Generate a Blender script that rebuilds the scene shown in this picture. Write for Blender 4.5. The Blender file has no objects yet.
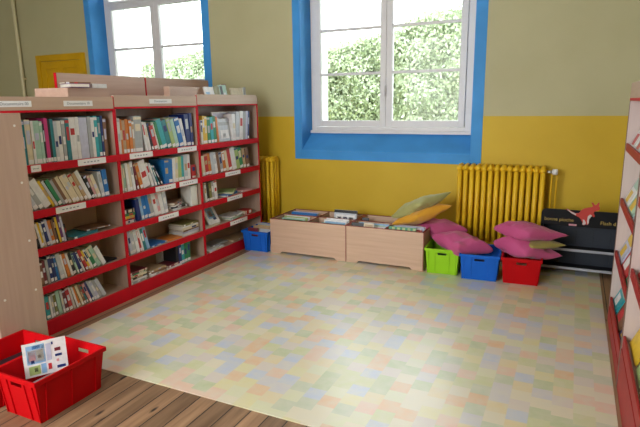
import bpy, bmesh, math, random
from mathutils import Vector, Matrix, noise
random.seed(7)
PI = math.pi
C = bpy.context.scene.collection
SC = bpy.context.scene

# ------------------------------------------------------------------ camera
F_PX = 526.378
YAW, PITCH, ROLL = math.radians(-25.7139), math.radians(-11.8558), math.radians(-0.8170)
CAM = Vector((0.0, 0.0, 1.5))
_cy, _sy = math.cos(YAW), math.sin(YAW)
FWD = Vector((_sy * math.cos(PITCH), _cy * math.cos(PITCH), math.sin(PITCH)))
_r = Vector((_cy, -_sy, 0.0)); _u = _r.cross(FWD)
RIGHT = math.cos(ROLL) * _r + math.sin(ROLL) * _u
UP = -math.sin(ROLL) * _r + math.cos(ROLL) * _u
cd = bpy.data.cameras.new('camera'); cd.sensor_width = 36.0; cd.sensor_fit = 'HORIZONTAL'
cd.lens = F_PX / 640.0 * 36.0; cd.clip_start = 0.02; cd.clip_end = 200
cam = bpy.data.objects.new('camera', cd); C.objects.link(cam)
B = -FWD
cam.matrix_world = Matrix(((RIGHT.x, UP.x, B.x, CAM.x), (RIGHT.y, UP.y, B.y, CAM.y), (RIGHT.z, UP.z, B.z, CAM.z), (0, 0, 0, 1)))
SC.camera = cam

# ------------------------------------------------------------------ light and exposure
vs = SC.view_settings
vs.view_transform = 'Standard'; vs.look = 'None'; vs.exposure = 0.14; vs.gamma = 1.0; vs.use_curve_mapping = False
SKY = 6.0
world = bpy.data.worlds.new('overcast_sky'); SC.world = world; world.use_nodes = True
bgn = world.node_tree.nodes['Background']; bgn.inputs['Color'].default_value = (0.93, 0.97, 1.0, 1); bgn.inputs['Strength'].default_value = SKY
FILL_STRENGTH = 1.0        # unseen tube lamps added as fill light
# unseen fill lamps added under the ceiling (built further down): x, y of the centre of each
FILL_LAMPS = [(-0.9, 2.6), (-0.9, 0.2), (-3.4, 1.4)]
# portals: help the sky light through the window openings (x0, x1, z0, z1, y, facing)
PORTALS = [(-2.75, -0.9, 1.2, 3.15, 5.62, -1), (-5.83, -4.02, 1.2, 3.15, 5.62, -1), ]
for (x0, x1, z0, z1, y, s) in PORTALS:
    ld = bpy.data.lights.new('window_portal', 'AREA'); ld.shape = 'RECTANGLE'; ld.size = x1 - x0; ld.size_y = z1 - z0
    ld.cycles.is_portal = True
    lo = bpy.data.objects.new('window_portal', ld); C.objects.link(lo)
    lo.location = ((x0 + x1) / 2, y, (z0 + z1) / 2)
    lo.rotation_euler = (PI / 2 if s > 0 else -PI / 2, 0, 0)

# area light added as daylight from an unseen, assumed window behind the camera
ASSUMED_WIN = (-3.7, -1.1, 0.85, 2.9)
ld = bpy.data.lights.new('assumed_window_light', 'AREA'); ld.shape = 'RECTANGLE'; ld.size = ASSUMED_WIN[1] - ASSUMED_WIN[0]; ld.size_y = ASSUMED_WIN[3] - ASSUMED_WIN[2]
ld.energy = 108.0; ld.color = (1.0, 0.99, 0.98)
lo = bpy.data.objects.new('assumed_window_light', ld); C.objects.link(lo)
lo.location = ((ASSUMED_WIN[0] + ASSUMED_WIN[1]) / 2, -1.35, (ASSUMED_WIN[2] + ASSUMED_WIN[3]) / 2); lo.rotation_euler = (PI / 2, 0, 0)

# ------------------------------------------------------------------ pixel helpers (only to measure where things stand)
def ray(px, py):
    return RIGHT * ((px - 320) / F_PX) + UP * (-(py - 213.5) / F_PX) + FWD
def at(px, py, axis, val):
    d = ray(px, py); t = (val - CAM[axis]) / d[axis]
    return CAM + d * t

# ------------------------------------------------------------------ materials
MATS = {}
def mat(name, col, rough=0.5, spec=0.5, metal=0.0, var=0.0, vscale=8.0, emit=None, bump=0.0, coat=0.0):
    if name in MATS: return MATS[name]
    m = bpy.data.materials.new(name); m.use_nodes = True; nt = m.node_tree; p = nt.nodes['Principled BSDF']
    p.inputs['Base Color'].default_value = (*col, 1); p.inputs['Roughness'].default_value = rough
    p.inputs['Specular IOR Level'].default_value = spec; p.inputs['Metallic'].default_value = metal
    p.inputs['Coat Weight'].default_value = coat
    if emit:
        p.inputs['Emission Color'].default_value = (*emit[0], 1); p.inputs['Emission Strength'].default_value = emit[1]
    if var or bump:
        tc = nt.nodes.new('ShaderNodeTexCoord'); n = nt.nodes.new('ShaderNodeTexNoise')
        n.inputs['Scale'].default_value = vscale; n.inputs['Detail'].default_value = 4
        nt.links.new(tc.outputs['Object'], n.inputs['Vector'])
        if var:
            r = nt.nodes.new('ShaderNodeValToRGB')
            r.color_ramp.elements[0].position = .3; r.color_ramp.elements[1].position = .7
            r.color_ramp.elements[0].color = (*[c * (1 - var) for c in col], 1)
            r.color_ramp.elements[1].color = (*[min(1, c * (1 + var)) for c in col], 1)
            nt.links.new(n.outputs['Fac'], r.inputs['Fac']); nt.links.new(r.outputs['Color'], p.inputs['Base Color'])
        if bump:
            b = nt.nodes.new('ShaderNodeBump'); b.inputs['Strength'].default_value = bump; b.inputs['Distance'].default_value = .01
            nt.links.new(n.outputs['Fac'], b.inputs['Height']); nt.links.new(b.outputs['Normal'], p.inputs['Normal'])
    MATS[name] = m
    return m

def wood(name, c1, c2, axis, rough=0.45, scale=1.0):
    """light veneer with fine grain running along one axis"""
    if name in MATS: return MATS[name]
    m = bpy.data.materials.new(name); m.use_nodes = True; nt = m.node_tree; p = nt.nodes['Principled BSDF']
    tc = nt.nodes.new('ShaderNodeTexCoord'); mp = nt.nodes.new('ShaderNodeMapping')
    s = [38 * scale] * 3; s[axis] = 2.2 * scale
    mp.inputs['Scale'].default_value = s
    n = nt.nodes.new('ShaderNodeTexNoise'); n.inputs['Scale'].default_value = 1.0; n.inputs['Detail'].default_value = 5
    r = nt.nodes.new('ShaderNodeValToRGB'); r.color_ramp.elements[0].position = .25; r.color_ramp.elements[1].position = .75
    r.color_ramp.elements[0].color = (*c1, 1); r.color_ramp.elements[1].color = (*c2, 1)
    nt.links.new(tc.outputs['Object'], mp.inputs['Vector']); nt.links.new(mp.outputs['Vector'], n.inputs['Vector'])
    nt.links.new(n.outputs['Fac'], r.inputs['Fac']); nt.links.new(r.outputs['Color'], p.inputs['Base Color'])
    p.inputs['Roughness'].default_value = rough
    MATS[name] = m
    return m

BEECH_V = wood('beech_upright', (.41, .285, .225), (.48, .345, .275), 2)
BEECH_Y = wood('beech_along_row', (.44, .30, .225), (.52, .365, .275), 1)
BEECH_X = wood('beech_along_wall', (.52, .345, .245), (.62, .43, .31), 0)
PALE_V = wood('pale_panel', (.56, .46, .43), (.62, .51, .475), 2)
RED_TRIM = mat('red_trim', (.53, .006, .018), .5, spec=.14, var=.06)
RED_LIP_SHADED = mat('shaded_red_lip', (.34, .022, .020), .5, spec=.2, var=.08)  # darker trim red: shade on lips turned away from the light, painted in
RED_DARK = mat('dark_red_edge', (.22, .02, .02), .45)
WHITE_CARD = mat('white_card', (.78, .78, .80), .6)
INK = mat('grey_ink', (.25, .27, .33), .7)
BLUE_PAINT = mat('blue_paint', (.062, .30, .70), .5, spec=.15, var=.08, vscale=3.5)
WIN_WHITE = mat('white_window_paint', (.70, .69, .71), .4, var=.03)
YEL_RAD = mat('yellow_radiator_paint', (.80, .50, .015), .5, var=.05)
YEL_DOOR = mat('yellow_door_paint', (.60, .34, .003), .4, var=.08, vscale=4)
CREAM = mat('cream_paint', (.63, .575, .36), .6, var=.04, vscale=2.0)
STEEL = mat('steel', (.6, .6, .62), .3, metal=1.0)
BLACK_P = mat('black_laminate', (.006, .007, .010), .45, spec=.2)
BLUEGREY = mat('blue_grey_panel', (.034, .042, .058), .45, spec=.25, var=.1, vscale=2)
GREYEDGE = mat('grey_shelf_edge', (.36, .38, .44), .35)
GOLD_INK = mat('gold_ink', (.45, .33, .08), .5)

BC = dict(teal=(.02, .20, .24), white=(.72, .72, .73), cream=(.68, .60, .44), magenta=(.55, .04, .20), black=(.014, .015, .02),
          grey=(.36, .38, .40), navy=(.012, .03, .16), blue=(.015, .16, .48), skyblue=(.25, .45, .70), green=(.02, .22, .09),
          lime=(.36, .48, .18), mint=(.36, .56, .47), red=(.50, .03, .035), maroon=(.17, .02, .035), orange=(.62, .19, .03),
          yellow=(.72, .48, .03), brown=(.20, .10, .055), tan=(.48, .33, .19), lavender=(.50, .52, .68), pink=(.66, .34, .36),
          olive=(.20, .19, .06), purple=(.14, .04, .20), aqua=(.03, .36, .42), silver=(.50, .54, .60))
def bmat(c):
    return mat('book_' + c, BC[c], .42, var=.10, vscale=30)
PAGES = mat('paper_pages', (.66, .62, .53), .8, var=.08, vscale=120)

# ------------------------------------------------------------------ mesh building
class MB:
    def __init__(self): self.bm = bmesh.new(); self.mats = []
    def mi(self, m):
        if m not in self.mats: self.mats.append(m)
        return self.mats.index(m)
    def box(self, x0, x1, y0, y1, z0, z1, m, bevel=0.0, M=None):
        co = [(x0, y0, z0), (x1, y0, z0), (x1, y1, z0), (x0, y1, z0), (x0, y0, z1), (x1, y0, z1), (x1, y1, z1), (x0, y1, z1)]
        v = [self.bm.verts.new(M @ Vector(c) if M else c) for c in co]
        i = self.mi(m)
        fs = [self.bm.faces.new([v[k] for k in q]) for q in ((0, 3, 2, 1), (4, 5, 6, 7), (0, 1, 5, 4), (1, 2, 6, 5), (2, 3, 7, 6), (3, 0, 4, 7))]
        for f in fs: f.material_index = i
        if bevel:
            es = list({e for f in fs for e in f.edges})
            r = bmesh.ops.bevel(self.bm, geom=es, offset=bevel, segments=2, affect='EDGES', profile=.6)
            for f in r['faces']: f.material_index = i
        return self
    def tube(self, pts, r, m, seg=10, cap=True, smooth=True):
        pts = [Vector(p) for p in pts]; i = self.mi(m); rings = []
        rs = r if isinstance(r, (list, tuple)) else [r] * len(pts)
        ref = None
        for k, p in enumerate(pts):
            t = (pts[min(k + 1, len(pts) - 1)] - pts[max(k - 1, 0)]).normalized()
            a = Vector((0, 0, 1)) if abs(t.z) < .9 else Vector((1, 0, 0))
            if ref is not None: a = ref
            n = t.cross(a).normalized(); b = n.cross(t).normalized(); ref = b
            rings.append([self.bm.verts.new(p + rs[k] * (math.cos(2 * PI * s / seg) * n + math.sin(2 * PI * s / seg) * b)) for s in range(seg)])
        for k in range(len(pts) - 1):
            for s in range(seg):
                f = self.bm.faces.new((rings[k][s], rings[k][(s + 1) % seg], rings[k + 1][(s + 1) % seg], rings[k + 1][s])); f.material_index = i; f.smooth = smooth
        if cap:
            for q in (rings[0][::-1], rings[-1]):
                f = self.bm.faces.new(q); f.material_index = i
        return self
    def prism(self, poly, depth, m, M):
        """2-D outline (x, z) extruded along y by depth, placed by M"""
        i = self.mi(m); n = len(poly)
        a = [self.bm.verts.new(M @ Vector((p[0], 0, p[1]))) for p in poly]
        b = [self.bm.verts.new(M @ Vector((p[0], depth, p[1]))) for p in poly]
        f = [self.bm.faces.new(a), self.bm.faces.new(b[::-1])]
        for k in range(n): f.append(self.bm.faces.new((a[(k + 1) % n], a[k], b[k], b[(k + 1) % n])))
        for q in f: q.material_index = i
        return self
    def text(self, s, size, m, M, align='CENTER'):
        """lettering as thin flat geometry in the x-z plane of M (facing -y)"""
        cu = bpy.data.curves.new('lettering', 'FONT'); cu.body = s; cu.size = size; cu.align_x = align; cu.align_y = 'CENTER'; cu.extrude = .0004
        o = bpy.data.objects.new('lettering', cu); C.objects.link(o)
        bpy.context.view_layer.update()
        dg = bpy.context.evaluated_depsgraph_get(); me = bpy.data.meshes.new_from_object(o.evaluated_get(dg))
        me.transform(M @ Matrix.Rotation(PI / 2, 4, 'X'))
        n0 = len(self.bm.faces); self.bm.from_mesh(me); self.bm.faces.ensure_lookup_table(); i = self.mi(m)
        for f in self.bm.faces[n0:]: f.material_index = i
        bpy.data.objects.remove(o); bpy.data.curves.remove(cu); bpy.data.meshes.remove(me)
        return self
    def build(self, name, parent=None, origin=None, smooth=False):
        bmesh.ops.recalc_face_normals(self.bm, faces=self.bm.faces)
        me = bpy.data.meshes.new(name); self.bm.to_mesh(me); self.bm.free()
        for m in self.mats: me.materials.append(m)
        if smooth:
            for p in me.polygons: p.use_smooth = True
        o = bpy.data.objects.new(name, me); C.objects.link(o)
        if origin is not None:
            me.transform(Matrix.Translation(-Vector(origin))); o.location = origin
        if parent:
            o.parent = parent
            base = Vector((0, 0, 0)); q = parent
            while q: base += q.location; q = q.parent
            if parent.rotation_euler.z == 0 and origin is None and not getattr(self, 'local', False):
                me.transform(Matrix.Translation(-base))
        return o

def tag(o, label=None, cat=None, group=None, kind=None):
    if label: o['label'] = label
    if cat: o['category'] = cat
    if group: o['group'] = group
    if kind: o['kind'] = kind
    return o
def empty(name, loc, label=None, cat=None, group=None, kind=None):
    o = bpy.data.objects.new(name, None); C.objects.link(o); o.location = loc; o.empty_display_size = .1
    return tag(o, label, cat, group, kind)
def struct(mb, name): return tag(mb.build(name), kind='structure')

# ================================================================== the room
XL, XR, YF, YB, ZC = -9.0, 0.72, -1.3, 5.25, 3.6
WALLT = 0.42
ZPAINT = 1.357
# ---- floor boards run towards the back wall
def floor_material():
    m = bpy.data.materials.new('old_floorboards'); m.use_nodes = True; nt = m.node_tree; N = nt.nodes; L = nt.links; p = N['Principled BSDF']
    tc = N.new('ShaderNodeTexCoord'); sep = N.new('ShaderNodeSeparateXYZ'); L.new(tc.outputs['Object'], sep.inputs[0])
    def math_(op, a, b=None, c=None):
        n = N.new('ShaderNodeMath'); n.operation = op
        for k, v in enumerate((a, b, c)):
            if v is None: continue
            if isinstance(v, (int, float)): n.inputs[k].default_value = v
            else: L.new(v, n.inputs[k])
        return n.outputs[0]
    u = math_('DIVIDE', sep.outputs['X'], .104); fl = math_('FLOOR', u); fr = math_('FRACT', u)
    wn = N.new('ShaderNodeTexWhiteNoise'); wn.noise_dimensions = '1D'; L.new(fl, wn.inputs['W'])
    gap = math_('LESS_THAN', math_('ABSOLUTE', math_('SUBTRACT', fr, .5)), .47)
    yy = math_('ADD', sep.outputs['Y'], math_('MULTIPLY', wn.outputs['Value'], 7.0))
    cmb = N.new('ShaderNodeCombineXYZ'); L.new(math_('MULTIPLY', sep.outputs['X'], 26.0), cmb.inputs[0]); L.new(math_('MULTIPLY', yy, 1.8), cmb.inputs[1])
    gr = N.new('ShaderNodeTexNoise'); gr.inputs['Scale'].default_value = 1; gr.inputs['Detail'].default_value = 6; L.new(cmb.outputs[0], gr.inputs['Vector'])
    rmp = N.new('ShaderNodeValToRGB'); e = rmp.color_ramp.elements
    e[0].position = .3; e[0].color = (.18, .10, .052, 1); e[1].position = .75; e[1].color = (.38, .23, .13, 1)
    L.new(gr.outputs['Fac'], rmp.inputs['Fac'])
    hsv = N.new('ShaderNodeHueSaturation'); L.new(rmp.outputs['Color'], hsv.inputs['Color'])
    L.new(math_('ADD', math_('MULTIPLY', wn.outputs['Value'], .5), .75), hsv.inputs['Value'])
    # knots
    c2 = N.new('ShaderNodeCombineXYZ'); L.new(math_('MULTIPLY', sep.outputs['X'], 9.6), c2.inputs[0]); L.new(math_('MULTIPLY', yy, 3.2), c2.inputs[1])
    vo = N.new('ShaderNodeTexVoronoi'); vo.inputs['Scale'].default_value = 1.0; L.new(c2.outputs[0], vo.inputs['Vector'])
    kn = N.new('ShaderNodeMapRange'); kn.inputs['From Min'].default_value = .07; kn.inputs['From Max'].default_value = .14; L.new(vo.outputs['Distance'], kn.inputs['Value'])
    mul = N.new('ShaderNodeMix'); mul.data_type = 'RGBA'; mul.inputs[6].default_value = (.02, .012, .01, 1)
    L.new(kn.outputs['Result'], mul.inputs[0]); L.new(hsv.outputs['Color'], mul.inputs[7])
    m2 = N.new('ShaderNodeMix'); m2.data_type = 'RGBA'; m2.inputs[6].default_value = (.015, .010, .008, 1)
    L.new(gap, m2.inputs[0]); L.new(mul.outputs[2], m2.inputs[7]); L.new(m2.outputs[2], p.inputs['Base Color'])
    bp = N.new('ShaderNodeBump'); bp.inputs['Strength'].default_value = .5; bp.inputs['Distance'].default_value = .004; L.new(gap, bp.inputs['Height']); L.new(bp.outputs['Normal'], p.inputs['Normal'])
    p.inputs['Roughness'].default_value = .5
    return m
struct(MB().box(XL - .3, XR + .3, YF - .3, YB + WALLT, -.12, 0, floor_material()), 'floor')
CEIL = mat('white_ceiling', (.78, .77, .72), .8)
struct(MB().box(XL - .3, XR + .3, YF - .3, YB + WALLT, ZC, ZC + .15, CEIL), 'ceiling')

def wall_material():
    """cream above, mustard yellow below one painted line, slight unevenness"""
    m = bpy.data.materials.new('two_tone_wall_paint'); m.use_nodes = True; nt = m.node_tree; N = nt.nodes; L = nt.links; p = N['Principled BSDF']
    tc = N.new('ShaderNodeTexCoord'); sep = N.new('ShaderNodeSeparateXYZ'); L.new(tc.outputs['Object'], sep.inputs[0])
    n1 = N.new('ShaderNodeTexNoise'); n1.inputs['Scale'].default_value = 1.6; n1.inputs['Detail'].default_value = 6; L.new(tc.outputs['Object'], n1.inputs['Vector'])
    st = N.new('ShaderNodeMath'); st.operation = 'GREATER_THAN'; st.inputs[1].default_value = ZPAINT; L.new(sep.outputs['Z'], st.inputs[0])
    ry = N.new('ShaderNodeValToRGB'); e = ry.color_ramp.elements; e[0].position = .3; e[1].position = .7
    e[0].color = (.56, .375, .022, 1); e[1].color = (.63, .435, .034, 1)
    rc = N.new('ShaderNodeValToRGB'); e = rc.color_ramp.elements; e[0].position = .3; e[1].position = .7
    e[0].color = (.44, .415, .245, 1); e[1].color = (.485, .46, .28, 1)
    L.new(n1.outputs['Fac'], ry.inputs['Fac']); L.new(n1.outputs['Fac'], rc.inputs['Fac'])
    mx = N.new('ShaderNodeMix'); mx.data_type = 'RGBA'; L.new(st.outputs[0], mx.inputs[0]); L.new(ry.outputs['Color'], mx.inputs[6]); L.new(rc.outputs['Color'], mx.inputs[7])
    L.new(mx.outputs[2], p.inputs['Base Color']); p.inputs['Roughness'].default_value = .55; p.inputs['Specular IOR Level'].default_value = .28
    n2 = N.new('ShaderNodeTexNoise'); n2.inputs['Scale'].default_value = 60; L.new(tc.outputs['Object'], n2.inputs['Vector'])
    bp = N.new('ShaderNodeBump'); bp.inputs['Strength'].default_value = .12; bp.inputs['Distance'].default_value = .005; L.new(n2.outputs['Fac'], bp.inputs['Height']); L.new(bp.outputs['Normal'], p.inputs['Normal'])
    return m
WALL = wall_material()
def wall_with_openings(x0, x1, y0, y1, ops, name):
    mb = MB(); xs = x0
    for (a, b, z0, z1) in ops:
        mb.box(xs, a, y0, y1, 0, ZC, WALL); mb.box(a, b, y0, y1, 0, z0, WALL); mb.box(a, b, y0, y1, z1, ZC, WALL); xs = b
    mb.box(xs, x1, y0, y1, 0, ZC, WALL)
    return struct(mb, name)
W1 = (-2.745, -0.895); W2 = (-5.83, -4.02)      # clear openings of the two back windows
ZW0, ZW1 = .985, 3.2
wall_with_openings(XL - .3, XR + .3, YB, YB + WALLT, [(*W2, ZW0, ZW1), (*W1, ZW0, ZW1)], 'wall_back')
wall_with_openings(XL - .3, XR + .3, YF - .3, YF, [ASSUMED_WIN], 'wall_front')  # unseen front opening is assumed, made for the added area light
struct(MB().box(XL - .3, XL, YF, YB, 0, ZC, WALL), 'wall_left')
struct(MB().box(XR, XR + .3, YF, YB, 0, ZC, WALL), 'wall_right')

# ---- window: painted blue surround with sloping sill, white two-leaf casement, thin glass
GLASS = bpy.data.materials.new('window_glass'); GLASS.use_nodes = True
_nt = GLASS.node_tree; _nt.nodes.remove(_nt.nodes['Principled BSDF'])
_t = _nt.nodes.new('ShaderNodeBsdfTransparent'); _t.inputs[0].default_value = (.93, .95, .94, 1)
_g = _nt.nodes.new('ShaderNodeBsdfGlossy'); _g.inputs['Roughness'].default_value = .02
_f = _nt.nodes.new('ShaderNodeFresnel'); _f.inputs[0].default_value = 1.2
_x = _nt.nodes.new('ShaderNodeMixShader'); _nt.links.new(_f.outputs[0], _x.inputs[0]); _nt.links.new(_t.outputs[0], _x.inputs[1]); _nt.links.new(_g.outputs[0], _x.inputs[2])
_nt.links.new(_x.outputs[0], _nt.nodes['Material Output'].inputs['Surface'])

YW = 5.50       # plane of the window frame
def window(n, xa, xb):
    root = empty('window_%d' % n, ((xa + xb) / 2, YW, 1.18), kind='structure')
    fx0, fx1, fz0, fz1 = xa + .01, xb - .01, 1.185, 3.16
    def P(mb, name, parent=root, mt=None): return mb.build(name, parent)
    # fixed outer frame
    o = MB(); w = .055
    wr = .105
    o.box(fx0, fx0 + w, YW, YW + .07, fz0, fz1, WIN_WHITE, .006).box(fx1 - wr, fx1, YW, YW + .07, fz0, fz1, WIN_WHITE, .006)
    o.box(fx0 + w, fx1 - wr, YW, YW + .07, fz0, fz0 + .05, WIN_WHITE, .006).box(fx0 + w, fx1 - wr, YW, YW + .07, fz1 - w, fz1, WIN_WHITE, .006)
    o.box(fx0 + w, fx1 - wr, YW, YW + .07, 2.790, 2.822, WIN_WHITE, .006)
    P(o, 'outer_frame')
    P(MB().box(fx0 - .03, fx1 + .02, YW - .035, YW, fz0 - .022, fz0 + .012, WIN_WHITE, .008), 'sill_bead')
    ix0, ix1 = fx0 + w + .004, fx1 - wr - .004; xm = (ix0 + ix1) / 2
    for (a, b, side) in ((ix0, xm - .001, 0), (xm + .001, ix1, 1)):
        s = .066; z0, z1 = fz0 + .054, 2.787
        c = MB(); y0, y1 = YW - .012, YW + .045
        c.box(a, a + s, y0, y1, z0, z1, WIN_WHITE, .006).box(b - s, b, y0, y1, z0, z1, WIN_WHITE, .006)
        c.box(a + s, b - s, y0, y1, z0, z0 + s, WIN_WHITE, .006).box(a + s, b - s, y0, y1, z1 - .045, z1, WIN_WHITE, .006)
        cas = P(c, 'casement')
        for zm in (1.806, 2.272 if n == 2 else 2.24):
            MB().box(a + s, b - s, y0 + .008, y1 - .008, zm - .014, zm + .014, WIN_WHITE, .004).build('muntin', cas)
        MB().box(a + s - .004, b - s + .004, YW + .018, YW + .022, z0 + s - .004, z1 - .041, GLASS).build('glass_pane', cas)
    # top light over the transom
    t = MB(); a, b = ix0, ix1; z0, z1, s = 2.825, fz1 - w - .004, .030
    t.box(a, a + s, YW, YW + .045, z0, z1, WIN_WHITE, .005).box(b - s, b, YW, YW + .045, z0, z1, WIN_WHITE, .005)
    t.box(a + s, b - s, YW, YW + .045, z0, z0 + s, WIN_WHITE, .005).box(a + s, b - s, YW, YW + .045, z1 - s, z1, WIN_WHITE, .005).box(xm - .03, xm + .03, YW, YW + .045, z0 + s, z1 - s, WIN_WHITE, .005)
    tl = P(t, 'top_light'); MB().box(a + s, b - s, YW + .018, YW + .022, z0 + s, z1 - s, GLASS).build('glass_pane', tl)
    # espagnolette handle on the meeting stile
    h = MB(); h.box(xm - .012, xm + .012, YW - .026, YW - .012, 1.60, 1.68, WIN_WHITE, .004); h.tube([(xm, YW - .03, 1.665), (xm, YW - .05, 1.66), (xm, YW - .052, 1.56)], .008, WIN_WHITE)
    P(h, 'window_handle')
    return root
window(1, *W2); window(2, *W1)
def surround(n, xa, xb):
    t = MB(); o = .08; y0 = YB - .006
    t.box(xa - o, xa, y0, YB + .001, ZW0 - .095, ZW1 + o, BLUE_PAINT, .002).box(xb, xb + o + .02, y0, YB + .001, ZW0 - .095, ZW1 + o, BLUE_PAINT, .002)
    t.box(xa, xb, y0, YB + .001, ZW0 - .095, ZW0, BLUE_PAINT, .002).box(xa, xb, y0, YB + .001, ZW1, ZW1 + o, BLUE_PAINT, .002)
    # reveals and sloping sill
    t.box(xa, xa + .008, YB, YW + .07, ZW0, ZW1, BLUE_PAINT).box(xb - .008, xb, YB, YW + .07, ZW0, ZW1, BLUE_PAINT).box(xa + .008, xb - .008, YB, YW + .07, ZW1 - .008, ZW1, BLUE_PAINT)
    i = t.mi(BLUE_PAINT)
    pr = [(YB, ZW0), (YW + .07, ZW0), (YW + .07, 1.165), (YW, 1.165), (YB + .006, ZW0 + .012)]
    A = [t.bm.verts.new((xa + .008, y, z)) for y, z in pr]; D = [t.bm.verts.new((xb - .008, y, z)) for y, z in pr]
    fs = [t.bm.faces.new(A), t.bm.faces.new(D[::-1])] + [t.bm.faces.new((A[(k + 1) % 5], A[k], D[k], D[(k + 1) % 5])) for k in range(5)]
    for f in fs: f.material_index = i
    return struct(t, 'trim_%d' % n)
surround(1, *W2); surround(2, *W1)

# ---- yellow panelled door in the far left of the back wall
def door():
    x0, x1, zt = -6.93, -5.97, 2.205
    root = empty('door_1', ((x0 + x1) / 2, YB, 0), kind='structure')
    f = MB(); w = .085
    f.box(x0, x0 + w, YB - .03, YB - .001, 0, zt, YEL_DOOR, .006).box(x1 - w, x1, YB - .03, YB - .001, 0, zt, YEL_DOOR, .006).box(x0 + w, x1 - w, YB - .03, YB - .001, zt - w, zt, YEL_DOOR, .006)
    f.build('door_frame', root)
    l = MB(); a, b = x0 + w + .004, x1 - w - .004; z1 = zt - w - .004; y0, y1 = YB - .022, YB - .002
    xm = (a + b) / 2; s = .10
    for q in ((a, a + s, .01, z1), (b - s, b, .01, z1), (xm - .05, xm + .05, .01, z1)): l.box(q[0], q[1], y0, y1, q[2], q[3], YEL_DOOR, .004)
    for q in ((.01, .22), (.85, 1.0), (z1 - s, z1)):
        l.box(a + s, xm - .05, y0, y1, *q, YEL_DOOR, .004); l.box(xm + .05, b - s, y0, y1, *q, YEL_DOOR, .004)
    l.box(a + s, b - s, y0 + .012, y1, .22, z1 - s, YEL_DOOR)
    lf = l.build('door_leaf', root)
    h = MB(); h.tube([(a + .06, y0, 1.03), (a + .06, y0 - .045, 1.03), (a + .17, y0 - .05, 1.03)], .009, STEEL); h.build('door_handle', lf)
door()
# heating pipe rising up the back wall, left of the door
p = MB(); p.tube([(-7.22, YB - .05, .0), (-7.22, YB - .05, ZC)], .024, CREAM, 12)
for z in (.6, 1.9, 3.1): p.box(-7.25, -7.19, YB - .05, YB - .001, z - .012, z + .012, CREAM, .003)
tag(p.build('heating_pipe', origin=(-7.22, YB - .05, 0)), 'cream vertical pipe on the back wall left of the yellow door', 'pipe')
# ---- baseboard
BB = mat('baseboard_yellow', (.50, .31, .035), .45, var=.05)
tag(MB().box(-5.98, XR, YB - .018, YB - .0005, 0, .11, BB, .004).build('baseboard_back'), kind='structure')

# ---- outdoors: white outer jamb, hedge, lawn
LAWN = mat('lawn', (.20, .30, .10), .9, var=.3, vscale=3)
tag(MB().box(-40, 20, YB + WALLT + .02, 40, -.5, -.35, LAWN).build('lawn'), kind='structure')
STONE = mat('white_outer_wall', (.80, .80, .79), .7)
for k, (xa, xb) in enumerate((W2, W1)):
    struct(MB().box(xa - .02, xa + .075, YB + WALLT - .10, YB + WALLT + .14, .9, 3.3, STONE, .005).box(xb + .02, xb + .10, YB + WALLT + .01, YB + WALLT + .14, .9, 3.3, STONE, .005)
           .box(xa - .1, xb + .1, YB + WALLT - .08, YB + WALLT + .2, .95, 1.15, STONE, .005), 'trim_%d' % (k + 3))
LEAF = bpy.data.materials.new('hedge_leaves'); LEAF.use_nodes = True
_nt = LEAF.node_tree; _p = _nt.nodes['Principled BSDF']; _p.inputs['Roughness'].default_value = .45
_gi = _nt.nodes.new('ShaderNodeNewGeometry'); _rr = _nt.nodes.new('ShaderNodeValToRGB')
_e = _rr.color_ramp.elements; _e[0].color = (.36, .44, .27, 1); _e[1].color = (.66, .72, .56, 1)
_nt.links.new(_gi.outputs['Random Per Island'], _rr.inputs['Fac']); _nt.links.new(_rr.outputs['Color'], _p.inputs['Base Color'])
_p.inputs['Specular IOR Level'].default_value = .5
def hedge(name, y0, prof, label, nleaf, seed, deep=1.3, size=.16):
    """prof: (x, top z) along the hedge; body plus leaves scattered over front and top"""
    rnd = random.Random(seed)
    def top(x):
        for (a, za), (b, zb) in zip(prof, prof[1:]):
            if a <= x <= b: return za + (zb - za) * (x - a) / (b - a)
        return prof[-1][1]
    root = empty(name, ((prof[0][0] + prof[-1][0]) / 2, y0, -.35), label, 'hedge')
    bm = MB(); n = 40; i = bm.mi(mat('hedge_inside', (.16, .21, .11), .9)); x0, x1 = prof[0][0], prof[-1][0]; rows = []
    for k in range(n + 1):
        x = x0 + (x1 - x0) * k / n; t = top(x) - .12
        rows.append([bm.bm.verts.new(v) for v in ((x, y0 + .1, -.35), (x, y0 + .12, t * .8), (x, y0 + .35, t), (x, y0 + deep, t - .05), (x, y0 + deep + .2, -.35))])
    for k in range(n):
        for j in range(4): bm.bm.faces.new((rows[k][j], rows[k + 1][j], rows[k + 1][j + 1], rows[k][j + 1]))
    for r in (rows[0], rows[-1]): bm.bm.faces.new(r)
    bm.build('branches', root)
    lf = MB(); lf.mi(LEAF)
    for _ in range(nleaf):
        x = rnd.uniform(x0, x1); t = top(x)
        if rnd.random() < .82:
            z = rnd.uniform(.5, t); y = y0 + .28 * max(0, (z - t * .75)) - .16 + .22 * noise.noise(Vector((x * 2.2, z * 2.2, seed))) + rnd.uniform(-.06, .12)
        else:
            y = y0 + rnd.uniform(0, deep); z = t + rnd.uniform(-.12, .08) + .12 * noise.noise(Vector((x * 3, y * 3, seed)))
        s = size * rnd.uniform(.5, 1.1)
        R = Matrix.Rotation(rnd.uniform(0, 2 * PI), 3, 'Z') @ Matrix.Rotation(rnd.uniform(-.9, .9), 3, 'X') @ Matrix.Rotation(rnd.uniform(0, 2 * PI), 3, 'Y')
        v = [lf.bm.verts.new(Vector((x, y, z)) + R @ (Vector(q) * s)) for q in ((0, 0, -.5), (.26, .06, 0), (0, 0, .5), (-.26, .06, 0))]
        lf.bm.faces.new(v)
    bmo = lf.build('foliage', root); bmo['kind'] = 'stuff'
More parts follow.
